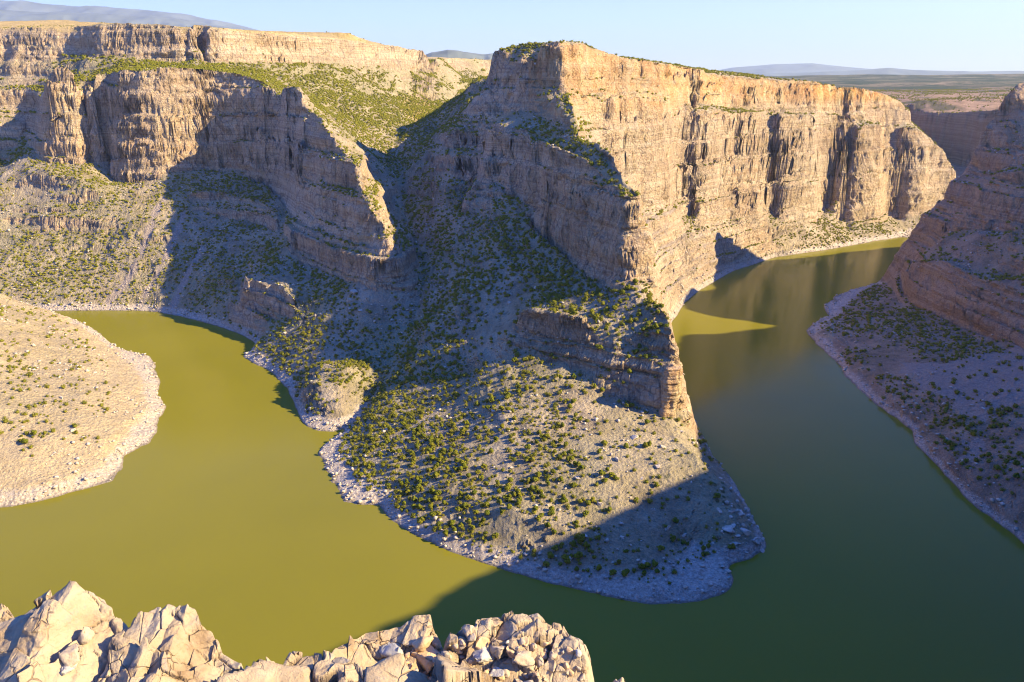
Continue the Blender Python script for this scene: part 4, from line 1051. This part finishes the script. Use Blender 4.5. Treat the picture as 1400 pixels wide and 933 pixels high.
# the cliff edge they all rest on
def ledge():
    nu_, nv_ = 260, 200
    u = np.linspace(-4, .22, nu_)[:, None]; v = np.linspace(0, 1, nv_)[None, :]
    yy_ = np.where(v < .5, 1.2 + v * 3.6, 3.0 + (v - .5) * 1.2) + .25 * fbm2(u * 3 + 0 * v, v * 5 + 0 * u, 1.5, 3, seed=71)
    zz_ = np.where(v < .5, 297.45 - .15 * v, 297.38 - (v - .5) ** 1.2 * 30)
    x = u + .2 * fbm2(u * 2 + 0 * v, zz_ + 0 * u, 1.2, 3, seed=72)
    h1, e1 = facets(x + 0 * v, yy_ + zz_ * .5 + 0 * u, .3, 6, .5, .05)
    zz_ = zz_ + h1 + .06 * fbm2(x, yy_, .3, 4, seed=73)
    V = np.stack([x + 0 * v, yy_ + 0 * u, zz_ + 0 * u], -1); id_ = np.arange(nu_ * nv_).reshape(nu_, nv_)
    q = np.stack([id_[:-1, :-1], id_[1:, :-1], id_[1:, 1:], id_[:-1, 1:]], -1).reshape(-1, 4)
    return tag(link("overlook_ledge", mesh_from("overlook_ledge", V.reshape(-1, 3), q, False, M_FORE)), "limestone rim of the overlook under the loose rocks", "ledge", kind='structure')
LED = ledge()

# loose stones lying on the outcrops: find the rock under a point by dropping onto it
from mathutils.bvhtree import BVHTree
trees = []
for o in FG:
    me = o.data
    trees.append(BVHTree.FromPolygons([v_.co[:] for v_ in me.vertices], [p_.vertices[:] for p_ in me.polygons]))
def rest_on(px_, py_):
    u, dy, dz = ray(px_, py_); d = Vector((u, dy, dz)).normalized(); best = None
    for t in trees:
        h_, n_, i_, di = t.ray_cast(Vector((0, 0, CAM_H)), d)
        if h_ is not None and (best is None or di < best[2]): best = (h_, n_, di)
    return best
def stone_mat(name, c, hot):
    m, nt, b = new_mat(name); g = G(nt)
    tc = g.n("ShaderNodeNewGeometry").outputs['Position']
    n1 = g.noise(g.map(tc, (11, 11, 11)), 1, 6, .7)
    g.l(g.ramp(n1, [(.3, tuple(q * .7 for q in c)), (.52, c), (.68, hot)]), b.inputs['Base Color'])
    bump = g.n("ShaderNodeBump"); bump.inputs['Strength'].default_value = .8; bump.inputs['Distance'].default_value = .015
    g.l(g.noise(g.map(tc, (35, 35, 35)), 1, 6, .7), bump.inputs['Height']); g.l(bump.outputs[0], b.inputs['Normal'])
    return m
SM = [("cream", stone_mat("stone_cream", (.44, .35, .25), (.42, .28, .16))), ("orange", stone_mat("stone_orange", (.60, .40, .22), (.62, .50, .36))), ("white", stone_mat("stone_white", (.47, .43, .37), (.42, .35, .27)))]
big_stones = [  # px, py, size in px, colour, label
    (613, 866, 30, 1, "rounded orange stone on the crest of the knobbly outcrop"), (575, 888, 34, 1, "orange brown stone in the notch beside the grey slab"),
    (592, 905, 38, 1, "tall wedge of orange stone leaning in the notch"), (651, 905, 34, 2, "bluish white angular stone amid the orange rubble"),
    (626, 890, 26, 0, "flat cream stone under the rounded orange stone"), (712, 905, 34, 0, "cream stone standing on edge in the rubble's right part"),
    (700, 893, 24, 1, "orange stone beside the cream stone on edge"), (678, 896, 26, 0, "cream stone in the middle of the rubble"),
    (545, 900, 34, 2, "pale block against the foot of the grey slab"), (640, 868, 20, 0, "cream stone behind the rounded orange stone"),
    (655, 885, 22, 1, "small orange stone above the bluish white one"), (740, 905, 24, 0, "cream stone below the outcrop's rounded end"),
    (610, 922, 26, 1, "orange stone low in the rubble, below the tall wedge"), (680, 922, 24, 2, "grey white stone low in the middle of the rubble"),
    (100, 905, 22, 0, "cream chip in the crack of the smooth slab"), (92, 918, 24, 2, "white chip below the cream one in the slab's crack"), (120, 872, 18, 0, "cream stone wedged high in the slab's crack"),
    (158, 832, 14, 1, "brown cobble in the saddle, nearest the pointed slab"), (172, 827, 15, 1, "topmost brown cobble in the saddle between slab and block"), (186, 832, 12, 0, "dull cobble in the saddle, nearest the white block")]
sr = np.random.default_rng(41)
def put_stone(px_, py_, spx, ci, label, group=None, name="stone"):
    hit = rest_on(px_, py_)
    if hit is None or hit[2] > 6: return
    p, n_, di = hit; s_ = spx / FPX * di
    me = mesh_from(name, *cut_rock(int(sr.integers(1e6)), 3 if spx > 15 else 2, 16, .8), False, SM[ci][1])
    o = link(name, me); o.location = (p.x, p.y, p.z - .06 * s_); o.rotation_euler = (sr.normal() * .35, sr.normal() * .35, sr.uniform(0, 6.28)); o.scale = (s_ * 1.15,) * 3
    tag(o, label, "stone", group)
for a in big_stones: put_stone(*a)
for i in range(95):
    a = sr.uniform(545, 800); b_ = sr.uniform(872, 931); ci = int(sr.choice(3, p=[.5, .35, .15]))
    if b_ < 838 + abs(a - 690) * .35: continue
    put_stone(a, b_, sr.uniform(5, 13), ci, f"little {SM[ci][0]} chip of limestone in the rubble on the knobbly outcrop", f"little {SM[ci][0]} chips in the rubble", "stone_chip")
